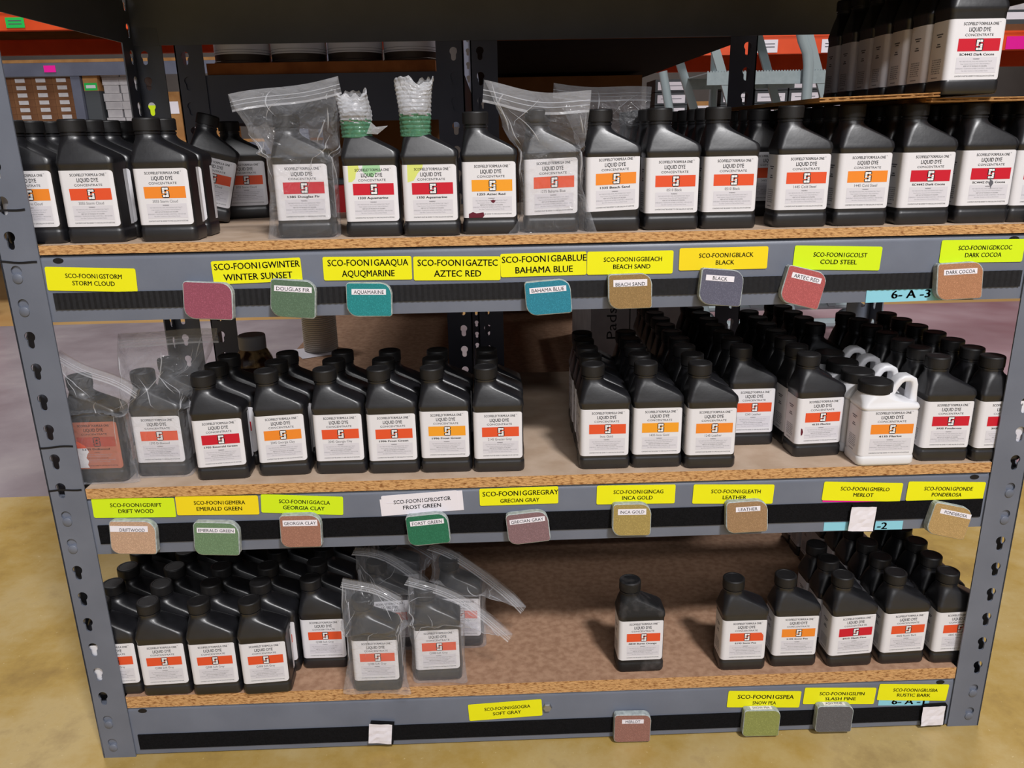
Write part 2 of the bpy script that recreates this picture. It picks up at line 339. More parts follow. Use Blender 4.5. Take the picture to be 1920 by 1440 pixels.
# ------------------------------------------------------------------ dye bottles
mm = 0.001
def black_body():
    L = [(0,-29.5,29.5,17.5,6),(1.2,-31.3,31.3,19.2,7),(4,-32,32,20,7),(12.6,-32,32,20,7),(14.2,-31.6,31.6,19.6,6.6),(15.4,-31,31,19,6.3),(17,-31,31,19,6),(82,-31,31,19,6),(84.5,-31.5,31.5,19.6,6),(87,-32,32,20,6),(88.4,-32,32,19.9,6),
         (91,-31.6,31.9,19.3,6.2),(93.5,-31.1,31.3,18.8,6.8),(95.5,-30.7,29.2,18.4,7),(98,-30.2,24.8,17.9,7.3),(101,-29.7,19.2,17.3,7.8),(104,-29.2,13.4,16.6,8.6),(107,-28.8,7.8,15.9,9.8),(109.5,-28.4,3.6,15.2,11),(111.5,-28.1,1.2,14.5,12),(113.5,-27.9,-0.4,13.9,13),(115.5,-27.7,-1.0,13.4,13.4),
         (117.2,-27.6,-1.2,13.2,13.2),(117.4,-28.3,-0.5,13.9,13.9),(119.2,-28.3,-0.5,13.9,13.9),(119.5,-27.2,-1.6,12.8,12.8),(122.5,-27.2,-1.6,12.8,12.8)]
    b = MB(); b.loft([[(x*mm, y*mm, z*mm) for x, y in rr(a, c, h, r, 6)] for z, a, c, h, r in L])
    return b.mesh('body', ['black'], 48)
def cap_mesh(r, z0, z1, cx, mats=['cap']):
    b = MB(); h = z1-z0
    b.lathe([(r-1.6, z0), (r-0.1, z0), (r-0.1, z0+1.2)], 60, (0, 0, 0), 0, True, False)
    b.lathe([(r, z0+1.2), (r, z0+h-2.2)], 60, (0, 0, 0), 0, False, False, rib=0.35)
    b.lathe([(r-0.1, z0+h-2.2), (r-0.25, z0+h-1.1), (r-1.1, z0+h-0.2), (r-2, z0+h), (r-3.4, z0+h-0.1), (r-3.8, z0+h-0.5), (0.05, z0+h-0.6)], 60, (0, 0, 0), 0, False, True)
    b.v = [((x+cx)*mm, y*mm, z*mm) for x, y, z in b.v]
    return b.mesh('cap', mats, 40)
def white_body():
    L = [(0,-33,33,18.5,7),(1.5,-35.5,35.5,21,8),(4,-36.5,36.5,22,8),(10.5,-36.5,36.5,22,8),(12.4,-36.0,36.0,21.5,7.5),(13.6,-35.4,35.4,20.9,7),(74,-35.4,35.4,20.9,7),(75.5,-36.3,36.3,21.8,7),(77,-36.5,36.5,22,7),(79,-36,36,21.4,7),(81,-35.5,35,20.8,8),
         (83,-35.2,30,20.5,9),(84.5,-35,20,20.4,11),(86.5,-34.7,13,20.3,13),(89,-34.2,9.5,20.2,16),(91.5,-33.4,8,19.8,18),(95,-32.4,7,19.4,19.2)]
    b = MB(); b.loft([[(x*mm, y*mm, z*mm) for x, y in rr(a, c, h, r, 6)] for z, a, c, h, r in L])
    return b.mesh('body', ['white_plastic'], 50)
def white_handle():
    b = MB(); path = [(1, 84), (5, 93), (9, 101), (13.5, 107.5), (18, 110), (25.5, 110), (30, 107.6), (31.9, 102), (32, 91), (32, 80)]
    rings = []
    for i, (x, z) in enumerate(path):
        a = Vector(path[max(i-1, 0)]); c = Vector(path[min(i+1, len(path)-1)]); t = (c-a).normalized(); nrm = Vector((-t.y, t.x))
        e = 1.25 if i in (0, len(path)-1) else 1
        rings.append([((x+nrm.x*p*e)*mm, q*mm, (z+nrm.y*p*e)*mm) for p, q in rr(-4.2, 4.2, 9.0, 3.0, 4)])
    b.loft(rings); return b.mesh('handle', ['white_plastic'], 60)
BODY, CAP = black_body(), cap_mesh(14.6, 121, 134.5, -14.4)
M['dusty'] = mat('dusty_black_plastic', (24, 24, 26), 0.55, 0.4, rgb2=(92, 88, 88), scale=34, detail=9, mixlo=0.52, mixhi=0.85, bump=0.15, bscale=220)
BODY2 = BODY.copy(); BODY2.materials[0] = M['dusty']; CAP2 = CAP.copy(); CAP2.materials[0] = M['dusty']
WBODY, WCAP, WHAND = white_body(), cap_mesh(20.5, 93.5, 107, -14), white_handle()
MATS = ['label', 'ink', 'bandO', 'greybox', 'ink2', 'ink3', 'logo_white', 'stain_yellow', 'stain_green', 'stain_red', 'stain_brown', 'stain_band']
def logo(b, x, z, y, s=1.0):
    R = lambda x0, x1, z0, z1, m, yy: b.rect(x+x0*s, x+x1*s, z+z0*s, z+z1*s, y-yy, m)
    def rp(hx, hz, r, m, yy):
        pts = []
        for cx, cz, a0 in ((hx-r, hz-r, 0), (-hx+r, hz-r, 90), (-hx+r, -hz+r, 180), (hx-r, -hz+r, 270)):
            for i in range(4): a = math.radians(a0+30*i); pts.append((x+s*(cx+r*math.cos(a)), z+s*(cz+r*math.sin(a))))
        b.poly(pts, y-yy, m)
    rp(4.3, 6.2, 1.9, 1, 0.03)
    for q in ((-3.3, 0.2, 2.9, 5.2), (0.45, 3.3, 2.9, 5.2), (-3.3, -1.0, 1.15, 2.65), (-3.3, -1.0, -1.1, 0.9), (-0.75, 0.85, -1.1, -0.75), (1.0, 3.3, -0.9, 1.1), (1.0, 3.3, -2.65, -1.15), (-0.2, 3.3, -5.2, -2.9), (-3.3, -0.45, -5.2, -2.9)): R(*q, 6, 0.06)
    R(-0.75, 0.75, -0.7, 0.9, 2, 0.09); R(1.3, 4.4, 1.45, 2.55, 2, 0.05); R(-4.4, -1.3, -2.55, -1.45, 2, 0.05)
def label_mesh(name, band, bold=0, tilt=0.0, dz=0.0, stain=None, hx=31.25, hy=19.25, z0=18.5, z1=80.0, s=1.0):
    b = MB(); r = 6.2
    # wrap strip: rear right -> back -> left -> front -> front right corner
    path = [(hx, 6), (hx, hy-r)]
    for i in range(1, 6): a = math.radians(90*i/6); path.append((hx-r+r*math.cos(a), hy-r+r*math.sin(a)))
    path += [(hx-r, hy), (-hx+r, hy)]
    for i in range(1, 6): a = math.radians(90+90*i/6); path.append((-hx+r+r*math.cos(a), hy-r+r*math.sin(a)))
    path += [(-hx, hy-r), (-hx, -hy+r)]
    for i in range(1, 6): a = math.radians(180+90*i/6); path.append((-hx+r+r*math.cos(a), -hy+r+r*math.sin(a)))
    path += [(-hx+r, -hy), (0, -hy), (hx-r-0.5, -hy), (hx-r, -hy)]
    xe = hx-r; ext = 3.6
    for i in range(1, 6):
        a = math.radians(270+90*i/6*0.62); path.append((hx-r+r*math.cos(a), -hy+r+r*math.sin(a)))
    n = len(path); top = []; bot = []
    for i, (x, y) in enumerate(path):
        k = i-(n-6); ins = 0 if k < 0 else 3.0*(1-math.sqrt(max(0, 1-(k/5.0)**2)))
        top.append((x, y, z1-ins)); bot.append((x, y, z0+ins))
    b.add(top+bot, [(i, i+n, i+n+1, i+1) for i in range(n-1)], 0, True)
    y = -hy-0.12
    def T(t, x, z, h, wd, m, bd=0): b.text(t, x, z, h, wd, m, y-0.02, bd)
    j0 = len(b.v)
    T('SCOFIELD', -9.3*s, 75.2, 3.0, 15.5*s, 1, 1); T('®', -0.9*s, 76.4, 1.1, None, 1); T('FORMULA ONE', 10.6*s, 75.2, 3.0, 21*s, 1, 1); T('™', 22.6*s, 76.4, 1.2, None, 1)
    T('LIQUID DYE', 1.4*s, 69.6, 4.4, 23.5*s, 1, 1); T('CONCENTRATE', 1.4*s, 64.1, 2.5, 31*s, 1)
    b.rect(-20.5*s, 25.4*s, 47.7, 60.4, y, 2); logo(b, 3.0*s, 54.0, y)
    if bold: T(name, 1.5*s, 44.6, 2.5, min(42, 1.9*len(name)*1.18)*s, 1, 2)
    else: T(name, 1.5*s, 44.4, 3.2, min(36, 1.75*len(name))*s, 4)
    b.rect(-20*s, 24.6*s, 25.6, 41.6, y, 3)
    T('WARNING!', 1.5*s, 39.9, 1.3, 7*s, 1, 1)
    T('MAY IRRITATE EYES, SKIN, AND RESPIRATORY TRACT', 1.5*s, 37.4, 1.35, 36*s, 5); T('Keep Container Closed. DO NOT TAKE INTERNALLY.', 1.5*s, 35.0, 1.35, 33*s, 5)
    T('KEEP OUT OF THE REACH OF CHILDREN.', 1.5*s, 32.6, 1.35, 26*s, 1); T('EMERGENCY TELEPHONE NUMBER (CHEMTREC) 1-800-424-9300', 1.5*s, 30.2, 1.35, 42*s, 5); T('See other Cautions on Side and Back Panels.', 1.5*s, 27.9, 1.35, 29*s, 5)
    T('CONTENTS MUST BE ADDED TO ONE GALLON OF ACETONE', 2.0*s, 22.6, 1.5, 44*s, 1)
    # small unreadable print on the left side panel
    mx = Matrix(((0, 1, 0, -hx-0.12), (-1, 0, 0, 0), (0, 0, 1, 0), (0, 0, 0, 1)))
    def S(x0, x1, za, zb, m): b.add([(-hx-0.12, -x0, za), (-hx-0.12, -x1, za), (-hx-0.12, -x1, zb), (-hx-0.12, -x0, zb)], [(0, 1, 2, 3)], m)
    for za, wd in ((66, 13), (63.6, 8), (56, 6), (53.6, 9)): S(-wd/2, wd/2, za, za+1.3, 4)
    rnd = random.Random(len(name)*7+ord(name[-1]))
    for q in range(7):
        za = 40-q*2.3; x0 = -9
        while x0 < 8: d = rnd.uniform(0.8, 2.6); S(x0, min(x0+d, 9), za, za+1.2, 5); x0 += d+rnd.uniform(0.5, 1.1)
    S(-7, 5, 21.5, 22.6, 5)
    if stain == 'aqua':
        b.poly([(-31+6.4, 80), (-25, 62), (-21, 62.5), (-17, 66), (-16, 72), (-12, 76), (-13, 80)], y+0.06, 7); b.poly([(-8, 80), (-9, 74), (-4, 69), (3, 67), (6, 72), (12, 73), (11, 80)], y+0.06, 8)
    if stain == 'aqua2': b.poly([(-24.6, 80), (-25, 61), (-18, 63), (-13, 71), (-8, 76), (-7, 80)], y+0.06, 7)
    if stain == 'aztec':
        b.poly([(-24.8, 18.5), (-24.8, 23), (-20, 25), (-16, 23.5), (-8, 24.5), (-7, 21), (-9, 18.5)], y-0.04, 9); b.poly([(0, 37.4), (3.5, 38.4), (6.5, 37.2), (4, 34.6), (2.2, 35)], y-0.05, 9)
    if stain == 'drift':
        for m in range(len(b.m)):
            if b.m[m] in (0, 3): b.m[m] = 10
            elif b.m[m] in (2, 6): b.m[m] = 11
        b.poly([(-24.9, 20), (-11, 20), (-12.5, 24), (-10.5, 29), (-13, 33), (-11, 38), (-8.5, 41), (-11, 46), (-24.9, 46)], y-0.05, 0)
        b.poly([(-24.9, 46), (-11, 46), (-12, 49), (-16, 52), (-20, 55), (-24.9, 55)], y-0.05, 2)
        b.text('13', -13.5, 44.2, 2.6, 4.2, 1, y-0.08, 2)
    if stain == 'spot': b.poly([(2, 50), (3.5, 47), (6, 46), (7, 43), (5.2, 40), (4.6, 36.5), (3.7, 40), (1.8, 43), (2.6, 46)], y-0.11, 4)
    if stain == 'drip': b.poly([(-24.8, 40), (-23, 39), (-21.8, 35), (-22.6, 31), (-24.4, 30), (-24.9, 34)], y-0.05, 9)
    if stain == 'tornedge': b.poly([(22, 60.4), (25.2, 60.4), (25.2, 55), (24, 58)], y-0.05, 0)
    b.v = [(x*mm, yy*mm, (z+dz+tilt*(x if yy < -hy+2 else (hx if x > 0 else -hx)))*mm) for x, yy, z in b.v]
    ms = list(MATS); ms[2] = 'band'+band
    return b.mesh('label', ms, 60)
ORD = ['first', 'second', 'third', 'fourth', 'fifth', 'sixth', 'seventh', 'eighth', 'ninth', 'tenth', 'eleventh']
def bottle(x, y, z, lm, label, group, rz=0, white=False, rx=0, ry=0):
    t = thing('dye_jug' if white else 'dye_bottle', label, 'bottle', (x, y, z), rz, group)
    t.rotation_euler = (rx, ry, rz)
    obj('body', WBODY if white else BODY, t); obj('cap', WCAP if white else CAP, t, 'black ribbed screw cap' if white else None)
    if white: obj('handle', WHAND, t)
    obj('label', lm, t, 'printed white paper label with a coloured band')
    return t
def column(lm, x, y, z, n, dx, dy, first, colname, shelf, group, rz=0, white=False, jit=0.0012, skip=0):
    """front bottle carries its own label text; the bottles behind it are told apart by their order"""
    rnd = random.Random(int(abs(x)*1e4)+int(z*100))
    out = []
    for k in range(skip, n):
        a = rnd.uniform(-1, 1)*jit if k else 0; r = rz+(rnd.uniform(-0.03, 0.03) if k else 0)
        lab = first if k == 0 else '%s bottle %s from the front in the %s' % ('white' if white else 'black', ORD[k], colname)
        out.append(bottle(x+dx*k+a, y+dy*k, z, lm, lab, group, r, white))
    return out
GT, GM, GB = 'dye bottles on the top shelf', 'dye bottles on the middle shelf', 'dye bottles on the bottom shelf'
LM = label_mesh
# --- top shelf
sc = LM('3055 Storm Cloud', 'Y', 0, 0.0, 0.5)
sc2 = LM('3055 Storm Cloud', 'O')
column(sc, -0.5755, 0.034, ZT, 5, 0.0005, 0.042, 'black bottle half hidden behind the left post on the top shelf', 'leftmost column of the top shelf', 'top', GT)
column(sc2, -0.507, 0.033, ZT, 5, 0.0005, 0.042, 'black bottle with orange-red band, second from the left post on the top shelf', 'second column of the top shelf', 'top', GT)
column(sc, -0.4245, 0.032, ZT, 2, 0.0008, 0.042, 'black bottle with orange band reading Storm Cloud, left of the gap with the leaning bottle', 'third column of the top shelf', 'top', GT)
lean = bottle(-0.452, 0.215, ZT+0.0085, sc2, 'black bottle leaning over in the dark gap behind the Storm Cloud bottles', GT, rz=0.35, rx=-0.04, ry=0.27)
bottle(-0.412, 0.290, ZT, sc2, 'black bottle standing deep in shade behind the leaning bottle', GT, rz=0.2)
dfir = bottle(-0.2705, 0.034, ZT+0.001, LM('1385 Douglas Fir', 'R', 2, 0.0, 1.0), 'black bottle with red band inside the tall clear bag reading Douglas Fir', GT, 0.01)
aq1 = bottle(-0.1925, 0.034, ZT, LM('1330 Aquamarine', 'R', 2, 0.0, -1, 'aqua'), 'black bottle with film-wrapped cap and green stained label, left one of the two Aquamarine', GT)
aq2 = bottle(-0.1255, 0.026, ZT, LM('1330 Aquamarine', 'R', 2, 0, -1, 'aqua2'), 'black bottle with tall film-wrapped cap and yellow stained corner, right one of the two Aquamarine', GT)
bottle(-0.0588, 0.033, ZT, LM('1255 Aztec Red', 'A', 2, 0, 0.5, 'aztec'), 'black bottle with amber band and dark red drips on its label, Aztec Red', GT)
column(LM('1275 Bahama Blue', 'O', 0, 0.03, 1.5), 0.0115, 0.035, ZT+0.001, 1, 0, 0.042, 'black bottle with orange-red band inside the clear bag reading Bahama Blue', '', 'top', GT)
column(LM('1335 Beach Sand', 'Y', 2, 0.035, 5), 0.082, 0.035, ZT, 1, 0, 0.042, 'black bottle with orange band reading Beach Sand and a tilted label', '', 'top', GT)
bottle(0.0925, 0.118, ZT+0.001, sc, 'black bottle in a clear bag standing behind the Beach Sand bottle', GT)
bk = LM('0510 Black', 'O', 0, 0.0, 1)
column(bk, 0.150, 0.035, ZT, 5, -0.001, 0.043, 'black bottle with orange-red band reading Black, the left one of two', 'left Black column of the top shelf', 'top', GT)
column(bk, 0.2165, 0.034, ZT, 5, -0.0005, 0.043, 'black bottle with orange-red band reading Black, the right one of two', 'right Black column of the top shelf', 'top', GT)
cs = LM('1445 Cold Steel', 'O', 0, 0.0, 1.5)
column(cs, 0.300, 0.034, ZT, 1, 0, 0.0425, 'black bottle with orange-red band reading Cold Steel, the left one of two', '', 'top', GT)
column(cs, 0.306, 0.165, ZT, 5, 0, 0.0425, 'black bottle standing in shade behind the left Cold Steel bottle', 'recessed column behind the left Cold Steel', 'top', GT)
column(LM('1445 Cold Steel', 'Y', 0, 0, 1.5), 0.3705, 0.034, ZT, 8, 0, 0.0425, 'black bottle with amber band reading Cold Steel, the right one of two', 'right Cold Steel column', 'top', GT)
dc = LM('SC4442 Dark Cocoa', 'R', 2, 0, 1)
column(dc, 0.4435, 0.034, ZT, 9, 0, 0.0425, 'black bottle with red band reading Dark Cocoa, under the torn cardboard', 'left Dark Cocoa column', 'top', GT)
column(LM('SC4442 Dark Cocoa', 'R', 2, 0, 2, 'spot'), 0.5135, 0.034, ZT, 9, 0, 0.0425, 'black bottle with red band and a black ink blot under Dark Cocoa', 'blotted Dark Cocoa column', 'top', GT)
column(dc, 0.5755, 0.034, ZT, 9, 0, 0.0425, 'black bottle cut off by the right edge on the top shelf', 'rightmost column of the top shelf', 'top', GT)
GS = 'bottles stacked on cardboard'
column(LM('SC4442 Dark Cocoa', 'R', 2, 0, -4), 0.470, 0.020, 0.8425, 7, -0.0022, 0.043, 'black bottle with red band standing on cardboard at top right, front of its row', 'row stacked on cardboard', 'top', GS, jit=0.002)
# --- middle shelf
column(LM('1395 Driftwood', 'O', 2, 0, 0, 'drift'), -0.5535, 0.037, ZM+0.001, 1, 0, 0, 'black bottle with rust stained torn label in a bag by the left post', '', 'mid', GM)
dw = LM('1395 Driftwood', 'O')
column(dw, -0.4825, 0.052, ZM+0.001, 1, 0, 0.0425, 'black bottle with orange-red band in a clear bag reading Driftwood', 'bagged Driftwood column', 'mid', GM)
bottle(-0.4725, 0.112, ZM, dw, 'black bottle behind the bagged Driftwood bottle, cap seen through film', GM)
column(LM('1705 Emerald Green', 'R', 2, 0.03, 0), -0.4025, 0.036, ZM, 3, 0.003, 0.042, 'black bottle with red band reading Emerald Green', 'Emerald Green column', 'mid', GM, 0.05)
column(LM('2045 Georgia Clay', 'Y', 0, 0.035, 1), -0.3275, 0.043, ZM, 3, 0.003, 0.042, 'black bottle with amber band reading Georgia Clay, tilted label', 'left Georgia Clay column', 'mid', GM, 0.03)
column(LM('2045 Georgia Clay', 'O', 0, 0.01, 0), -0.2555, 0.043, ZM, 3, 0.0035, 0.042, 'black bottle with orange-red band reading Georgia Clay', 'right Georgia Clay column', 'mid', GM)
column(LM('1996 Frost Green', 'O', 2, 0.01, -0.5), -0.1885, 0.040, ZM, 3, 0.002, 0.042, 'black bottle with orange-red band reading Frost Green', 'left Frost Green column', 'mid', GM)
column(LM('1996 Frost Green', 'A', 2, 0.0, 2), -0.1225, 0.038, ZM, 3, 0.001, 0.042, 'black bottle with amber band reading Frost Green', 'right Frost Green column', 'mid', GM)
column(LM('2145 Grecian Gray', 'O'), -0.0560, 0.035, ZM, 3, 0.0005, 0.042, 'black bottle with orange-red band reading Grecian Gray, left of the gap', 'Grecian Gray column', 'mid', GM)
column(LM('Inca Gold', 'O'), 0.0775, 0.034, ZM, 5, 0.0012, 0.041, 'black bottle with orange-red band reading Inca Gold without a number', 'left Inca Gold column', 'mid', GM, -0.01)
column(LM('1435 Inca Gold', 'A'), 0.1435, 0.034, ZM, 5, 0.0006, 0.041, 'black bottle with amber band reading 1435 Inca Gold', 'right Inca Gold column', 'mid', GM)
lt = LM('1245 Leather', 'Y')
column(lt, 0.2095, 0.027, ZM, 10, 0.0004, 0.0415, 'black bottle with orange band reading Leather, standing forward', 'forward Leather column', 'mid', GM)
column(LM('1245 Leather', 'O'), 0.283, 0.100, ZM, 8, 0.000, 0.0415, 'black bottle with orange-red band reading Leather, set back', 'set-back Leather column', 'mid', GM)
mb_ = LM('4135 Merlot', 'O', 2, 0, 0, 'drip')
column(mb_, 0.3555, 0.055, ZM, 7, 0.0006, 0.0425, 'black bottle with orange-red band reading Merlot', 'black Merlot column', 'mid', GM, 0.06)
wl = label_mesh('4135 Merlot', 'Y', 2, 0, -4.6, None, 35.65, 21.15, 19.0, 78.0, 1.16)
column(wl, 0.4285, 0.020, ZM, 4, -0.001, 0.0455, 'white handled jug with amber band reading Merlot, front of four', 'white handled jugs', 'mid', GM, 0.0, True)
for k in range(5): bottle(0.4275-0.001*k, 0.215+0.042*k, ZM, mb_, 'black bottle %s behind the white handled jugs' % ('directly', 'second', 'third', 'fourth', 'fifth')[k], GM)
po = LM('3935 Ponderosa', 'R', 2)
column(po, 0.508, 0.028, ZM, 7, -0.0015, 0.0415, 'black bottle with red band reading Ponderosa, beside the white jug', 'left Ponderosa column', 'mid', GM, -0.03)
column(po, 0.574, 0.023, ZM, 7, -0.002, 0.0415, 'black bottle with red band partly hidden behind the right post', 'right Ponderosa column', 'mid', GM)
# --- bottom shelf
sg = LM('Q388 Soft Gray', 'O', 0, 0.02, -0.5); sg2 = LM('Q388 Soft Gray', 'O', 0, 0.0, -1)
column(sg, -0.5755, 0.024, ZB, 9, 0.0, 0.0445, 'black bottle partly hidden behind the left post on the bottom shelf', 'leftmost column of the bottom shelf', 'bot', GB, 0.02)
column(sg, -0.5095, 0.020, ZB, 9, 0.0008, 0.0445, 'black bottle with orange-red band reading Soft Gray, next to the left post', 'second column of the bottom shelf', 'bot', GB, 0.02)
column(sg, -0.4425, 0.018, ZB, 9, 0.0012, 0.0445, 'black bottle with orange-red band reading Soft Gray, middle of the front three', 'third column of the bottom shelf', 'bot', GB, 0.03)
column(sg, -0.3755, 0.016, ZB, 9, 0.0014, 0.0445, 'black bottle with orange-red band reading Soft Gray, by the bare board corner', 'fourth column of the bottom shelf', 'bot', GB, 0.05)
column(sg2, -0.306, 0.066, ZB, 8, 0.001, 0.0435, 'black bottle with a hole in its cap, set back beside the bagged bottles', 'set-back fifth column of the bottom shelf', 'bot', GB)
bottle(-0.2265, 0.012, ZB+0.001, sg2, 'black bottle in the leftmost front bag overhanging the bottom shelf edge', GB, 0.0)
bottle(-0.146, 0.030, ZB+0.001, sg, 'black bottle in the front bag with a flap falling to the right', GB, 0.0)
bottle(-0.220, 0.105, ZB+0.001, sg2, 'black bottle in the bag directly behind the leftmost front bag', GB, 0.05)
bottle(-0.212, 0.175, ZB+0.001, sg2, 'black bottle in the rearmost bag on the bottom shelf', GB, 0.05)
bottle(-0.117, 0.105, ZB+0.001, sg2, 'black bottle in the bag whose flap points furthest right', GB, -0.05)
o_ = column(LM('0820 Burnt Orange', 'O', 2, 0, 1), 0.1315, 0.034, ZB, 1, 0, 0, 'dusty black bottle with orange-red band standing alone, Burnt Orange', '', 'bot', GB, 0.01)
for c_ in o_[0].children:
    if c_.name.startswith('body'): c_.data = BODY2
    if c_.name.startswith('cap'): c_.data = CAP2
column(LM('5195 Snow Pea', 'O', 2, 0, -1, 'tornedge'), 0.272, 0.030, ZB, 1, 0, 0, 'black bottle with scratched orange-red band reading Snow Pea', '', 'bot', GB)
column(LM('5195 Snow Pea', 'Y', 2, 0, 0), 0.3445, 0.034, ZB, 1, 0, 0, 'black bottle with amber band reading Snow Pea', '', 'bot', GB)
column(LM('4915 Slash Pine', 'R', 2, 0.035, 1), 0.421, 0.030, ZB, 3, -0.001, 0.0425, 'black bottle with red band reading Slash Pine', 'Slash Pine column', 'bot', GB, 0.03)
rb = LM('4405 Rustic Bark', 'O', 0, 0.025, 1)
column(rb, 0.4945, 0.032, ZB, 9, -0.0005, 0.0425, 'black bottle with orange-red band reading Rustic Bark, beside Slash Pine', 'left Rustic Bark column', 'bot', GB, 0.02)
column(rb, 0.566, 0.030, ZB, 5, 0.0, 0.0425, 'black bottle with orange-red band partly hidden by the right post', 'right Rustic Bark column', 'bot', GB)

# ------------------------------------------------------------------ film wrapped caps of the two Aquamarine bottles
def film_wrap(parent, height, flare, tilt, seed, label):
    n = 44; rings = []; mids = []
    steps = 40
    for k in range(steps+1):
        u = k/steps; z = 0.109+height*u
        ring = []
        for i in range(n):
            a = 2*math.pi*i/n
            base = 0.0168+0.0012*math.sin(u*3.2)+0.0005*math.sin(u*height/0.0022*2*math.pi/2)
            fl = max(0, (u-0.52)/0.48)
            rx = base+flare*fl; ry = base-0.009*fl
            nz = noise.noise(Vector((math.cos(a)*1.7+seed, math.sin(a)*1.7, u*3)))*0.0022*(0.25+fl)
            zz = z+fl*fl*0.008*noise.noise(Vector((math.cos(a)*2.5, math.sin(a)*2.5, seed*3.1)))
            ring.append((-0.0144+(rx+nz)*math.cos(a)+tilt*fl, (ry+nz)*math.sin(a), zz))
        rings.append(ring)
    b = MB(); b.loft(rings, 0, False, False)
    gz = 0.109+height*0.36
    for k, f in enumerate(b.f):
        if b.v[f[0]][2] < gz+0.002*math.sin(f[0]*0.9): b.m[k] = 1
    obj('film_wrap', b.mesh('film_wrap', ['wrap', 'wrap_green'], 50), parent, label)
film_wrap(aq1, 0.047, 0.0, -0.004, 2.0, 'clear ridged film wound round the cap, green stained below')
film_wrap(aq2, 0.060, 0.0045, 0.001, 5.0, 'clear ridged film standing up like a collar, green stained below')
b = MB(); b.add([(-0.002, -0.012, 0.113), (0.004, -0.013, 0.125), (0.009, -0.012, 0.120), (0.022, -0.010, 0.121), (0.010, -0.012, 0.112), (0.004, 0.010, 0.112)], [(0, 4, 2, 1), (4, 3, 2), (0, 5, 4)])
obj('film_tail', b.mesh('film_tail', ['wrap']), aq1, 'loose end of the clear film')

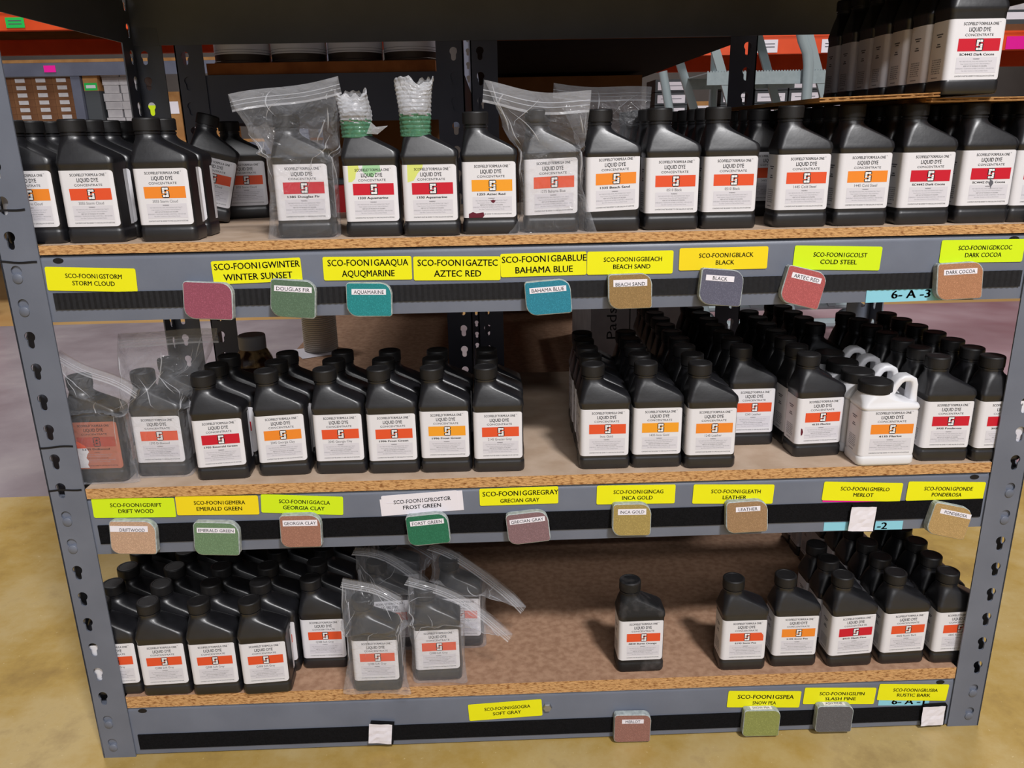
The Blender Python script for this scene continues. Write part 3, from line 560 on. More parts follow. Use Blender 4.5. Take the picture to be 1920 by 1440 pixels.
# ------------------------------------------------------------------ clear zip bags
def zip_bag(label, bx, by, bz, PL, PR, seed, tails=(), zipw=0.012, wav=0.004, pad=0.0035, curl=0.0, H=0.088, bow=0.0):
    t = thing('zip_bag', label, 'bag', (bx, by, bz), 0, 'clear zip bags around bottles')
    PL = Vector(PL)-Vector((bx, by, bz)); PR = Vector(PR)-Vector((bx, by, bz))
    base = []
    ring0 = rr(-0.032-pad, 0.032+pad, 0.020+pad*0.8, 0.009, 9)
    # denser points along the long sides
    pts = []
    for i in range(len(ring0)):
        a, c = Vector(ring0[i]), Vector(ring0[(i+1) % len(ring0)]); d = (c-a).length; k = max(1, int(d/0.004))
        for j in range(k): pts.append(a+(c-a)*j/k)
    xm = 0.032+pad; hd = 0.020+pad*0.8
    dirn = (PR-PL).normalized(); side = Vector((dirn.y, -dirn.x, 0)).normalized() if abs(dirn.x)+abs(dirn.y) > 1e-6 else Vector((0, -1, 0))
    if side.y > 0: side = -side
    K1, K2 = 14, 30; rings = []
    def top(u, front): 
        p = PL+(PR-PL)*u
        p = p+Vector((0, curl*math.sin(u*math.pi)-0.003*math.sin(u*7+seed), wav*math.sin(u*5+seed)+bow*4*u*(1-u)))
        return p+side*(0.0012 if front else -0.0012)
    for k in range(K1+K2+1):
        q = max(0, (k-K1)/K2); z = 0.0004+H*min(1, k/K1)
        r = []
        for p in pts:
            u = (p.x+xm)/(2*xm); nrm = Vector((p.x/xm, p.y/hd)).normalized()
            s = k/(K1+K2)
            nz = noise.noise(Vector((p.x*38+seed*7, p.y*38, s*5.5)))
            rg = 1-abs(noise.noise(Vector((p.x*26-seed*3, p.y*26+s*2.0, s*4+seed))))*2.0
            amp = (0.0008+0.0022*min(1, s*3)) if q == 0 else 0.0085*(1-q)**0.7
            off = max(-0.0008 if q == 0 else -0.003, nz*amp+max(0, rg-0.45)*amp*1.6)
            P = Vector((p.x+nrm.x*off, p.y+nrm.y*off, z))
            if q > 0:
                T = top(u, p.y < 0); e = q*q*(3-2*q)*0.55+q*0.45
                X = P.lerp(Vector((T.x, T.y, T.z)), e)
                d = (1-e**5)
                X.y = T.y*e+(P.y)*d*(1.0)
                P = X
                if 0.1 < P.z < 0.138 and abs(P.x+0.0144) < 0.021: P.y = (-1 if p.y < 0 else 1)*max(abs(P.y), 0.0166 if abs(P.x+0.0144) < 0.012 else 0.0125)
            for ta, dx, dy, rz_ in tails:
                ang = math.atan2(p.y/hd, p.x/xm); w_ = math.exp(-((ang-ta)/0.28)**2)*max(0, 1-z/rz_)
                if q == 0: P = P+Vector((dx*w_, dy*w_, 0))
            r.append(tuple(P))
        rings.append(r)
    b = MB(); b.loft(rings, 0, True, False)
    rnd = random.Random(int(seed*31)); N = len(pts); nf = sum(1 for p in pts if p.y < 0)
    for c_ in range(13):  # pale crease strips added as bright highlight streaks on the film
        k = rnd.randint(K1-6, K1+K2-12); i = rnd.uniform(1, nf-2); di = rnd.uniform(-1.1, 1.1); dd = rnd.uniform(-0.12, 0.12); n_ = rnd.randint(7, 15); A = []
        for q_ in range(n_):
            kk = k+q_ if rnd.random() > -1 else k; ii = min(max(i, 0), nf-1.01)
            if kk >= K1+K2: break
            i0 = int(ii); fr = ii-i0; P = Vector(rings[kk][i0]).lerp(Vector(rings[kk][(i0+1) % N]), fr)
            A.append(P+Vector((0, -0.0006, 0.0002))); i += di; di += dd
        if len(A) < 4: continue
        m_ = len(A); wd = rnd.uniform(0.0004, 0.0011)
        v_ = [tuple(A[q_]+Vector((wd*math.sin(math.pi*q_/(m_-1)), 0, 0))) for q_ in range(m_)]+[tuple(A[q_]+Vector((0, -0.0011*math.sin(math.pi*q_/(m_-1)), 0))) for q_ in range(m_)]+[tuple(A[q_]-Vector((wd*math.sin(math.pi*q_/(m_-1)), 0, 0))) for q_ in range(m_)]
        b.add(v_, [(q_, q_+1, m_+q_+1, m_+q_) for q_ in range(m_-1)]+[(m_+q_, m_+q_+1, 2*m_+q_+1, 2*m_+q_) for q_ in range(m_-1)], 1, True)
    obj('bag_film', b.mesh('bag_film', ['film', 'film_ridge'], 70), t)
    down = (Vector((0, 0, -1)) if abs(dirn.z) < 0.9 else Vector((1, 0, 0))); down = (down-dirn*down.dot(dirn)).normalized()
    b = MB(); n = 30
    for (d0, d1, m, o) in ((0.0, zipw, 0, 0.0012), (zipw*0.93, zipw*1.06, 1, 0.0017), (zipw*0.45, zipw*0.5, 1, 0.0016), (zipw*0.68, zipw*0.72, 1, 0.0016)):
        A = [top(k/n, True)+side*o+down*d0 for k in range(n+1)]; B = [top(k/n, True)+side*(o+0.0006)+down*d1 for k in range(n+1)]
        b.add([tuple(p) for p in A+B], [(k, k+n+1, k+n+2, k+1) for k in range(n)], m, True)
    obj('zip_seal', b.mesh('zip_seal', ['film_zip', 'film_ridge'], 70), t)
    return t
zip_bag('tall clear zip bag standing open over the Douglas Fir bottle', -0.2705, 0.034, ZT, (-0.344, 0.032, 0.856), (-0.2225, 0.034, 0.875), 1.0, ((-2.5, -0.008, -0.004, 0.05),), 0.018, 0.002)
zip_bag('clear zip bag slumped over the Bahama Blue bottle', 0.0115, 0.035, ZT, (-0.062, 0.03, 0.864), (0.056, 0.022, 0.852), 2.0, ((-2.45, -0.016, -0.004, 0.02), (-0.6, 0.016, -0.004, 0.05)), 0.022, 0.004)
zip_bag('clear zip bag seen behind the Beach Sand bottle', 0.0925, 0.118, ZT, (0.022, 0.118, 0.868), (0.142, 0.118, 0.860), 3.0, (), 0.016, 0.002)
zip_bag('crumpled cloudy zip bag over the stained bottle by the left post', -0.5535, 0.037, ZM, (-0.590, 0.045, 0.572), (-0.487, 0.012, 0.523), 4.0, ((-0.6, 0.012, -0.002, 0.05),), 0.012, 0.006)
zip_bag('clear zip bag standing over the unstained Driftwood bottle', -0.4825, 0.052, ZM, (-0.528, 0.07, 0.582), (-0.405, 0.072, 0.585), 5.0, ((-2.5, -0.010, -0.004, 0.04),), 0.017, 0.001)
zip_bag('clear zip bag at the front left of the bagged group, corner hanging over the edge', -0.2265, 0.012, ZB, (-0.264, 0.012, 0.262), (-0.188, 0.004, 0.240), 6.0, ((-0.7, 0.010, -0.008, 0.03), (-2.5, -0.012, -0.002, 0.05)), 0.012, 0.004)
zip_bag('clear zip bag with a wide flap falling right, nearest the empty board', -0.146, 0.030, ZB, (-0.180, 0.030, 0.250), (-0.044, 0.012, 0.170), 7.0, ((-0.7, 0.004, -0.006, 0.02),), 0.012, 0.001, bow=0.014)
zip_bag('clear zip bag just behind the front left bag', -0.220, 0.105, ZB, (-0.262, 0.105, 0.256), (-0.160, 0.095, 0.205), 8.0, ((-2.4, -0.05, -0.012, 0.06),), 0.012, 0.001, bow=0.012)
zip_bag('clear zip bag rearmost in the bagged group', -0.212, 0.175, ZB, (-0.254, 0.175, 0.258), (-0.150, 0.165, 0.205), 9.0, (), 0.012, 0.001, bow=0.012)
zip_bag('clear zip bag whose flap points furthest right over the empty board', -0.117, 0.105, ZB, (-0.154, 0.105, 0.258), (-0.022, 0.092, 0.155), 10.0, (), 0.012, 0.001, bow=0.016)

# ------------------------------------------------------------------ cardboard sheets, tags, sample chips
def card(name, x0, x1, y0, y1, z, tx, label, seed):
    b = MB(); n = 40; rnd = random.Random(seed); fr = [(x0+(x1-x0)*k/n, y0+rnd.uniform(-0.002, 0.002)) for k in range(n+1)]
    for zz, th, off in ((0, 0.0014, 0), (0.0016, 0.0012, 0.004), (0.0030, 0.0014, 0.0005)):
        v = [(x, y+off*rnd.random(), zz) for x, y in fr]+[(x, y1, zz) for x, _ in fr]; N = len(v)
        v += [(p[0], p[1], p[2]+th) for p in v]; m = n+1; f = []
        for k in range(n):
            f += [(k, k+m, k+m+1, k+1), (N+k, N+k+1, N+k+m+1, N+k+m), (k, k+1, N+k+1, N+k), (k+m, N+k+m, N+k+m+1, k+m+1)]
        f += [(0, N, N+m, m), (n, n+m, N+n+m, N+n)]
        b.add(v, f)
    o = obj(name, b.mesh(name, ['cardboard'])); o.location = (0, 0, z); o.rotation_euler = (0, tx, 0); return tag(o, label, 'cardboard')
card('cardboard_sheet', 0.302, 0.436, -0.004, 0.40, 0.8292, -0.026, 'torn layered cardboard sheet lying on caps of the Cold Steel bottles', 3)
card('cardboard_sheet', 0.428, 0.606, 0.012, 0.44, 0.8352, 0.0, 'flat cardboard sheet at far right under the stacked bottle', 5)

TAGS = [('SCO-FOON1GSTORM','STORM CLOUD',-0.5143,0.6611,0.1009,0.0270,-2.5,'yellow',0),('SCO-FOON1GWINTER','WINTER SUNSET',-0.3268,0.6663,0.1012,0.0266,1.2,'yellow',1),('SCO-FOON1GAAQUA','AQUQMARINE',-0.2011,0.6665,0.1009,0.0270,-0.7,'yellow',1),('SCO-FOON1GAZTEC','AZTEC RED',-0.0989,0.6640,0.0997,0.0275,-1.2,'yellow',1),('SCO-FOON1GBABLUE','BAHAMA BLUE',0.0006,0.6663,0.0990,0.0268,0.4,'yellow',1),('SCO-FOON1GGBEACH','BEACH SAND',0.1006,0.6660,0.0996,0.0266,-0.4,'yellow',0),('SCO-FOON1GBLACK','BLACK',0.2088,0.6683,0.1030,0.0258,0.0,'amber',0),('SCO-FOON1GCOLST','COLD STEEL',0.3420,0.6657,0.1027,0.0277,-2.1,'lime',0),('SCO-FOON1GDKCOC','DARK COCOA',0.5118,0.6700,0.0985,0.0264,-0.4,'lime',0),
('SCO-FOON1GDRIFT','DRIFT WOOD',-0.5115,0.3753,0.1013,0.0265,-1.4,'lime',0),('SCO-FOON1GEMERA','EMERALD GREEN',-0.4085,0.3752,0.1018,0.0260,-1.2,'amber',0),('SCO-FOON1GGACLA','GEORGIA CLAY',-0.3037,0.3727,0.1017,0.0252,-3.9,'lime',0),('SCO-FOON1GFROSTGR','FROST GREEN',-0.1567,0.3699,0.0955,0.0277,2.9,'paper',0),('SCO-FOON1GGREGRAY','GRECIAN GRAY',-0.0324,0.3755,0.0990,0.0235,0.2,'yellow',2),('SCO-FOON1GINCAG','INCA GOLD',0.1154,0.3728,0.0995,0.0260,-0.9,'yellow',0),('SCO-FOON1GLEATH','LEATHER',0.2394,0.3693,0.1031,0.0266,-1.9,'yellow',0),('SCO-FOON1GMERLO','MERLOT',0.4050,0.3672,0.1020,0.0259,-3.0,'yellow',0),('SCO-FOON1GPONDE','PONDEROSA',0.5130,0.3640,0.1005,0.0268,-2.3,'yellow',0),
('SCO-FOON1GSOGRA','SOFT GRAY',-0.0563,0.0536,0.1012,0.0269,2.8,'yellow',0),('SCO-FOON1GSPEA','SNOW PEA',0.3024,0.0560,0.1020,0.0270,-2.6,'yellow',2),('SCO-FOON1GSLPIN','SLASH PINE',0.4080,0.0570,0.1005,0.0270,-2.4,'yellow',0),('SCO-FOON1GRUSBA','RUSTIC BARK',0.5110,0.0585,0.0985,0.0268,-3.0,'yellow',0)]
WORD = {'yellow': 'bright yellow', 'amber': 'amber yellow', 'lime': 'lime yellow', 'paper': 'white paper'}
for a, c, x, z, w_, h, deg, m, big in TAGS:
    b = MB(); hw, hh = w_/2, h/2; r = 0.002; pts = []
    for cx, cz, a0 in ((hw-r, hh-r, 0), (-hw+r, hh-r, 90), (-hw+r, -hh+r, 180), (hw-r, -hh+r, 270)):
        for i in range(4): an = math.radians(a0+30*i); pts.append((cx+r*math.cos(an), cz+r*math.sin(an)))
    v = [(p, -0.0004, q) for p, q in pts]+[(p, 0.0, q) for p, q in pts]; n = len(pts)
    b.add(v, [tuple(range(n-1, -1, -1)), tuple(range(n, 2*n))]+[(i, (i+1) % n, n+(i+1) % n, n+i) for i in range(n)])
    if big == 1: b.text(a, 0.0008, 0.0068, 0.0076, min(0.097, 0.0061*len(a)), 1, -0.0006, 1); b.text(c, 0.0005, -0.0056, 0.0076, min(0.08, 0.0060*len(c)), 1, -0.0006, 1)
    elif big == 2: b.text(a, 0.002, 0.0044, 0.0068, 0.0056*len(a), 1, -0.0006, 1); b.text(c, 0.001, -0.0056, 0.0054, 0.0041*len(c), 1, -0.0006, 1)
    else: b.text(a, 0.003, 0.0040, 0.0053, 0.0042*len(a), 1, -0.0006, 1); b.text(c, 0.002, -0.0043, 0.0053, 0.0043*len(c), 1, -0.0006, 1)
    if m == 'paper':
        for p, q in ((-0.05, 0.009), (0.042, 0.013)): b.box((p, -0.0002, -0.014), (p+0.012, 0.0001, q))
        b.rect(-0.042, 0.034, 0.0032, 0.0037, -0.0008, 0)
    o = obj('shelf_tag', b.mesh('shelf_tag', [m, 'ink'])); o.location = (x, 0.0019, z); o.rotation_euler = (0, -math.radians(deg), 0)
    tag(o, '%s shelf tag reading %s stuck on the beam' % (WORD[m], c), 'tag', 'shelf tags')
for s, x, z, w_, h, deg, lab in (('6- A -3', 0.4244+0.004, 0.6199, 0.0946, 0.0150, 0.6, 'pale blue tag reading 6-A-3 below the black strip of the top beam'), ('6- A -2', 0.4118, 0.3185, 0.1031, 0.0120, -0.7, 'pale blue tag reading 6-A-2 on the middle beam behind the white square'), ('6- A -1', 0.5005, 0.0440, 0.0720, 0.0140, -2.0, 'pale blue tag tucked under the Rustic Bark tag')):
    b = MB(); b.box((-w_/2, -0.0003, -h/2), (w_/2, 0, h/2)); b.text(s, 0.006 if '3' in s or '1' in s else 0.008, 0.0015 if '3' in s else 0, 0.0098, 0.046, 1, -0.0005, 2)
    o = obj('location_tag', b.mesh('location_tag', ['blue_label', 'ink'])); o.location = (x, 0.0022, z); o.rotation_euler = (0, -math.radians(deg), 0); tag(o, lab, 'tag', 'pale blue location tags')
b = MB(); b.box((-0.050, -0.0002, -0.0145), (0.046, 0, 0.010)); o = obj('shelf_tag', b.mesh('shelf_tag', ['pink'])); o.location = (0.4055, 0.0022, 0.3668); o.rotation_euler = (0, math.radians(2.2), 0); tag(o, 'hot pink shelf tag almost covered by the Merlot tag', 'tag', 'shelf tags')
CH = [('',-0.3826,0.6345,0.0555,0.0424,-3.4,(150,72,92),'wine red speckled concrete sample chip without a name strip',0),('DOUGLAS FIR',-0.2865,0.6345,0.0510,0.0431,-4.8,(86,112,88),'dull green concrete sample chip with a Douglas Fir strip',0),('AQUAMARINE',-0.2003,0.6313,0.0517,0.0390,-1.5,(30,134,138),'teal concrete sample chip with an Aquamarine strip',0),('BAHAMA BLUE',0.0052,0.6288,0.0529,0.0395,3.5,(36,128,152),'blue concrete sample chip with a Bahama Blue strip',0),('BEACH SAND',0.0996,0.6337,0.0505,0.0404,0.8,(150,118,70),'sand brown concrete sample chip with a Beach Sand strip',0),('BLACK',0.2050,0.6357,0.0500,0.0416,-5.5,(92,92,112),'bluish grey concrete sample chip with a Black strip',0),('ARTEC RED',0.3008,0.6334,0.0485,0.0434,-14,(180,84,84),'faded red concrete sample chip hanging tilted with an Artec Red strip',0),('DARK COCOA',0.4840,0.6364,0.0540,0.0430,2.2,(176,120,84),'reddish brown concrete sample chip with a Dark Cocoa strip',0),
('DRIFTWOOD',-0.5135,0.3392,0.0565,0.0440,-2.6,(190,152,122),'pale tan concrete sample chip with a Driftwood strip',1),('EMERALD GREEN',-0.4113,0.3338,0.0560,0.0437,-3,(104,134,96),'sage green concrete sample chip with an Emerald Green strip',1),('GEORGIA CLAY',-0.3061,0.3408,0.0510,0.0430,-0.5,(160,108,88),'clay brown concrete sample chip with a Georgia Clay strip',1),('FORST GREEN',-0.1476,0.3376,0.0530,0.0405,4.5,(38,112,78),'deep green concrete sample chip with a Forst Green strip',1),('GRECIAN GRAY',-0.0218,0.3357,0.0530,0.0412,5.5,(132,100,104),'mauve grey concrete sample chip with a Grecian Gray strip',1),('INCA GOLD',0.1090,0.3424,0.0487,0.0426,-0.6,(166,142,74),'mustard concrete sample chip with an Inca Gold strip',1),('LEATHER',0.2554,0.3415,0.0530,0.0423,2.0,(158,122,84),'leather brown concrete sample chip with a Leather strip',1),('PONDEROSA',0.5172,0.3266,0.0533,0.0430,-14,(178,144,88),'yellowish tan concrete sample chip hanging tilted with a Ponderosa strip',1),
('MERLOT',0.1181,0.0245,0.0508,0.0440,-1.5,(150,102,90),'dusty rose concrete sample chip with a Merlot strip on the lowest beam',2),('SNOW PEA',0.2975,0.0250,0.0510,0.0420,-1.5,(140,146,74),'olive green concrete sample chip on the lowest beam',3),('ASH PINE',0.3992,0.0275,0.0510,0.0420,-1.5,(94,92,94),'dark grey concrete sample chip on the lowest beam',3)]
for s, x, z, w_, h, deg, col, lab, st in CH:
    g_ = sum(col)/3; col = tuple(int((c*0.86+g_*0.14)*0.97) for c in col); cm = mat('chip_colour', col, 0.75, 0.2, rgb2=tuple(min(255, int(c*1.2+10)) for c in col), scale=1100, detail=4, mixlo=0.5, mixhi=0.8, bump=0.15, bscale=900); M['_c'] = cm
    th = 0.0105; hw, hh = w_/2, h/2; rs = (0.013, 0.0035, 0.013, 0.0035) if st in (0,) else (0.014, 0.005, 0.011, 0.004) if st == 1 else (0.010, 0.004, 0.006, 0.003)
    def outline(d):
        pts = []
        for (sx, sz, a0), r in zip(((1, 1, 0), (-1, 1, 90), (-1, -1, 180), (1, -1, 270)), rs):
            r = max(0.0012, r-d); cx, cz = sx*(hw-d-r), sz*(hh-d-r)
            for i in range(6): an = math.radians(a0+18*i); pts.append((cx+r*math.cos(an), cz+r*math.sin(an)))
        return pts
    rings = [[(p, 0, q) for p, q in outline(0.0005)], [(p, -0.001, q) for p, q in outline(0)], [(p, -th+0.0008, q) for p, q in outline(0)], [(p, -th, q) for p, q in outline(0.0009)]]
    rnd = random.Random(int(x*1e4)); 
    b = MB(); b.loft([[(p[0]+rnd.uniform(-1, 1)*0.00025, p[1], p[2]+rnd.uniform(-1, 1)*0.00025) for p in r] for r in rings], 1, True, True, False)
    b.m[-1] = 0
    o = tag(obj('sample_chip', b.mesh('sample_chip', ['_c', 'chip_edge'])), lab, 'sample chip', 'concrete colour sample chips')
    o.location = (x, 0.0006, z); o.rotation_euler = (math.radians(-5 if st < 2 else -2), -math.radians(deg), 0)
    if s:
        b = MB(); sw = min(w_*0.84, 0.0033*len(s)+0.006); sz = hh-0.0105
        sx = 0
        if s == 'MERLOT': sw = 0.030
        if s in ('BLACK',): sw = 0.033; sx = -0.003
        if s == 'LEATHER': sw = 0.031; sx = 0.001
        if s == 'DRIFTWOOD': sw = 0.046; sx = -0.004
        if s == 'PONDEROSA': sx = 0.004; sw = 0.042
        if st == 3:                                           # strip stuck on the chip's upper edge
            b.box((-0.016, -0.0085, hh-0.0002), (0.014, -0.001, hh+0.0002)); b.add([(p[0]*0.0245/1-0.001, p[1], p[2]) for p in []], [])
            v, f, w0 = text_mesh(s, 0); kx = 0.024/w0; b.add([(-0.001+p[0]*kx, -0.0045+p[1]*0.006, hh+0.0003) for p in v], f, 1)
        else:
            sh = 0.0078 if s in ('BEACH SAND', 'DRIFTWOOD', 'GEORGIA CLAY', 'INCA GOLD') else 0.0064
            b.box((sx-sw/2, -th-0.0003, sz-sh/2), (sx+sw/2, -th+0.0001, sz+sh/2))
            b.text(s, sx+(0.004 if s == 'DRIFTWOOD' else 0), sz-(0.0012 if s in ('BEACH SAND', 'DRIFTWOOD') else 0), 0.0042, min(sw*0.92, 0.0034*len(s)), 1, -th-0.0005, 0)
        k = obj('name_strip', b.mesh('name_strip', ['paper', 'ink']), o, 'small white strip printed with the shade name')
        if s in ('GRECIAN GRAY', 'FORST GREEN', 'DARK COCOA', 'BAHAMA BLUE'): pass
for x, z, w_, h, deg, lab in ((0.4062, 0.3317, 0.0323, 0.0341, -1.9, 'white paper square stuck over the pale blue tag on the middle beam'), (-0.2289, 0.0268, 0.0314, 0.0320, -5.5, 'creased white paper square on the left part of the lowest beam'), (0.5411, 0.0226, 0.0316, 0.0319, 1.7, 'creased white paper square on the lowest beam beside the right post')):
    t = thing('backing_square', lab, 'paper square', (x, 0.0006, z), 0, 'white paper squares on the strips'); t.rotation_euler = (0, -math.radians(deg), 0)
    b = MB(); b.box((-w_/2+0.002, -0.004, -h/2-0.0015), (w_/2+0.0025, 0, h/2+0.0015)); obj('hook_pad', b.mesh('hook_pad', ['hook']), t, 'black pad behind the paper')
    b = MB(); n = 6; rnd = random.Random(int(x*999)); v = [(-w_/2+w_*i/n, -0.0046-rnd.random()*0.0012, -h/2+h*j/n) for j in range(n+1) for i in range(n+1)]
    b.add(v, [(j*(n+1)+i, j*(n+1)+i+1, (j+1)*(n+1)+i+1, (j+1)*(n+1)+i) for j in range(n) for i in range(n)]); v2 = [(p[0], -0.0041, p[2]) for p in v]
    obj('paper_face', b.mesh('paper_face', ['paper']), t)
b = MB(); b.lathe([(0.0001, 0.004), (0.0055, 0.004), (0.0066, 0.0025), (0.0066, 0)], 6, mtx=Matrix.Translation((0.0015, 0.0024, 0.056)) @ Matrix.Rotation(math.pi/2, 4, 'X'))
tag(obj('hex_bolt', b.mesh('hex_bolt', ['zinc'], 20)), 'zinc hex bolt head in the lowest beam right of the Soft Gray tag', 'bolt')

# ------------------------------------------------------------------ things at the back of the shelves
t = thing('glass_jar', 'brown dye-stained glass jar with a grey lid behind the Georgia Clay bottles', 'jar', (-0.407, 0.215, ZM))
b = MB(); b.lathe([(0.024, 0), (0.0275, 0.003), (0.0285, 0.01), (0.0285, 0.098), (0.027, 0.104), (0.0205, 0.116), (0.0175, 0.12), (0.0175, 0.124)], 10); obj('jar_body', b.mesh('jar_body', ['jar'], 25), t)
b = MB(); b.lathe([(0.019, 0.119), (0.0192, 0.12), (0.0192, 0.1375), (0.0178, 0.139), (0.0001, 0.1385)], 36); obj('jar_lid', b.mesh('jar_lid', ['jar_lid'], 40), t)
b = MB(); b.box((-0.013, -0.0287, 0.03), (0.011, -0.0275, 0.096)); obj('jar_label', b.mesh('jar_label', ['jar_stain']), t, 'dark brown soaked label')
b = MB(); b.box((-0.05, -0.035, 0), (0.05, 0.04, 0.042)); b.box((-0.053, -0.038, 0.042), (0.053, 0.043, 0.048), 1)
o = obj('storage_box', b.mesh('storage_box', ['red', 'grey_box'])); o.location = (-0.295, 0.375, ZT); tag(o, 'low dark red box with grey lid in shade at the back of the top shelf', 'box')
b = MB(); b.box((-0.008, -0.0008, 0), (0.008, 0.0008, 0.14)); o = obj('cardboard_strip', b.mesh('cardboard_strip', ['carton_white'])); o.location = (-0.322, 0.30, ZT+0.002); o.rotation_euler = (0.1, -0.42, 0); tag(o, 'pale cardboard strip leaning left of the Douglas Fir bag', 'strip')

# ------------------------------------------------------------------ the two racks standing end-on behind
def end_rack(x0, x1, decks, label, top_under=False):
    t = thing('end_rack', label, 'rack', (0, 0, 0), 0, 'racks standing end-on behind')
    y0, y1 = 0.472, 1.69
    for x, s in ((x0, 1), (x1, -1)):
        post(t, x, y0, s, 1, 'steel_shaded'); post(t, x, y1, s, -1, 'steel_shaded')
    for zb in decks:
        b = MB(); b.box((x0+0.001, y0+0.0025, zb-0.092), (x1-0.001, y0+0.0045, zb-0.018)); obj('end_beam', b.mesh('end_beam', ['steel_shaded']), t)
        b = MB(); b.box((x0+0.001, y1-0.0045, zb-0.092), (x1-0.001, y1-0.0025, zb-0.018)); obj('end_beam', b.mesh('end_beam', ['steel_shaded']), t)
        for x, s in ((x0, 1), (x1, -1)) if 0.5 < zb < 1 else (): beam_y(t, x+s*0.0022, s, y0+0.045, y1-0.045, zb-0.092, 'steel_shaded')
    return t
end_rack(-0.554, -0.095, (0.9275, 0.35), 'shade-toned steel rack end-on behind, left one under the paint cans')
end_rack(-0.084, 0.382, (1.0465, 0.35), 'shade-toned steel rack end-on behind, right one with a dark overhead shelf')
def rear_board(x0, x1, z, label, m='board_dark', und='board_shaded'):
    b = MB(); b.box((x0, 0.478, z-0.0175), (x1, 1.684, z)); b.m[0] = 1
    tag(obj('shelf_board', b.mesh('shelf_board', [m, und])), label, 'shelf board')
rear_board(-0.508, -0.141, 0.9275, 'brown shelf board carrying the paint cans at top left')
rear_board(-0.508, -0.141, 0.35, 'brown shelf board behind the Georgia Clay and Frost Green bottles', 'board_brown')
rear_board(-0.0785, 0.3765, 0.9715, 'shelf board with shade-toned underside overhead at the back, right of centre')
rear_board(-0.038, 0.336, 0.35, 'brown shelf board behind the Inca Gold bottles', 'board_brown')
for k, x in enumerate((-0.522, -0.437, -0.341, -0.245, -0.153)):
    x = (-0.4555, -0.3585, -0.2615, -0.1645)[k] + 0.0 if k < 4 else None
    if x is None: continue
    x = (-0.462, -0.369, -0.276, -0.183)[k]
    t = thing('paint_can', 'paint can with white label, %s on the brown board at top' % ('leftmost', 'second from left', 'third from left', 'rightmost')[k], 'can', (x, 0.53, 0.9275), 0.3*k, 'paint cans on the back rack')
    b = MB(); b.lathe([(0.0445, 0), (0.0465, 0.001), (0.0465, 0.004), (0.045, 0.005), (0.045, 0.108), (0.0465, 0.109), (0.0465, 0.113), (0.043, 0.113), (0.042, 0.110), (0.0001, 0.110)], 48); obj('can_body', b.mesh('can_body', ['can_metal'], 40), t)
    b = MB(); b.lathe([(0.0454, 0.0145), (0.0454, 0.1)], 48, cap0=False, cap1=False); b.lathe([(0.0456, 0.0168), (0.0456, 0.0176)], 48, mi=1, cap0=False, cap1=False); b.lathe([(0.0456, 0.021), (0.0456, 0.0216)], 48, mi=1, cap0=False, cap1=False)
    obj('can_label', b.mesh('can_label', ['label', 'ink3'], 40), t, 'white paper wrap')
b = MB(); prof = [(0.036, 0)]
for k in range(26): prof += [(0.0385, 0.004+k*0.0045), (0.0372, 0.0062+k*0.0045)]
prof += [(0.0385, 0.122), (0.0001, 0.122)]
b.lathe(prof, 40); o = obj('cup_stack', b.mesh('cup_stack', ['spool'], 30)); o.location = (-0.450, 0.86, 0.3512); tag(o, 'pale ribbed cylinder standing on white paper on the rear board', 'roll')
b = MB(); b.box((-0.055, -0.05, 0), (0.035, 0.04, 0.001)); o = obj('paper_sheet', b.mesh('paper_sheet', ['paper'])); o.location = (-0.4505, 0.85, 0.3501); o.rotation_euler = (0, 0, 0.5); tag(o, 'white paper sheet under the pale ribbed cylinder', 'paper')
def carton(a, bb, m, label, cat='box', group=None, extra=None, name='carton'):
    b = MB(); (x0, y0, z0), (x1, y1, z1) = a, bb; cx, cy = (x0+x1)/2, (y0+y1)/2
    b.box((x0-cx, y0-cy, 0), (x1-cx, y1-cy, z1-z0)); mats = [m, 'ink']
    b.box((-0.0012, y0-cy-0.0004, z1-z0), ((0.0012), y1-cy, z1-z0+0.0004), 1)
    if extra: mats = [m, 'ink']+extra(b, x0-cx, x1-cx, y0-cy, z1-z0)
    o = obj(name, b.mesh(name, mats)); o.location = (cx, cy, z0); return tag(o, label, cat, group)
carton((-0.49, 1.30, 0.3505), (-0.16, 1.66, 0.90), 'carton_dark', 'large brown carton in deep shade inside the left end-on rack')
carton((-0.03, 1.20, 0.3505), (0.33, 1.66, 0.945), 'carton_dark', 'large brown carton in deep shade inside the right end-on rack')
def pads2(b, x0, x1, y, h):
    v, f, w0 = text_mesh('Pads', 0); k = 0.020/0.72; kx = 0.062/w0
    b.add([(x0+0.040-p[1]*k, y-0.0006, h*0.70+p[0]*kx) for p in v], f, 1)
    for q in range(3): b.rect(x0+0.075+0.014*q, x0+0.077+0.014*q, h*0.45, h*0.95, y-0.0006, 1)
    return []
carton((0.132, 0.60, 0.3505), (0.245, 0.95, 0.500), 'carton_white', 'white box with sideways print behind the Inca Gold bottles', extra=pads2)
carton((0.250, 0.56, 0.3505), (0.325, 0.95, 0.520), 'carton_white', 'white box in shade behind the forward Leather bottles')

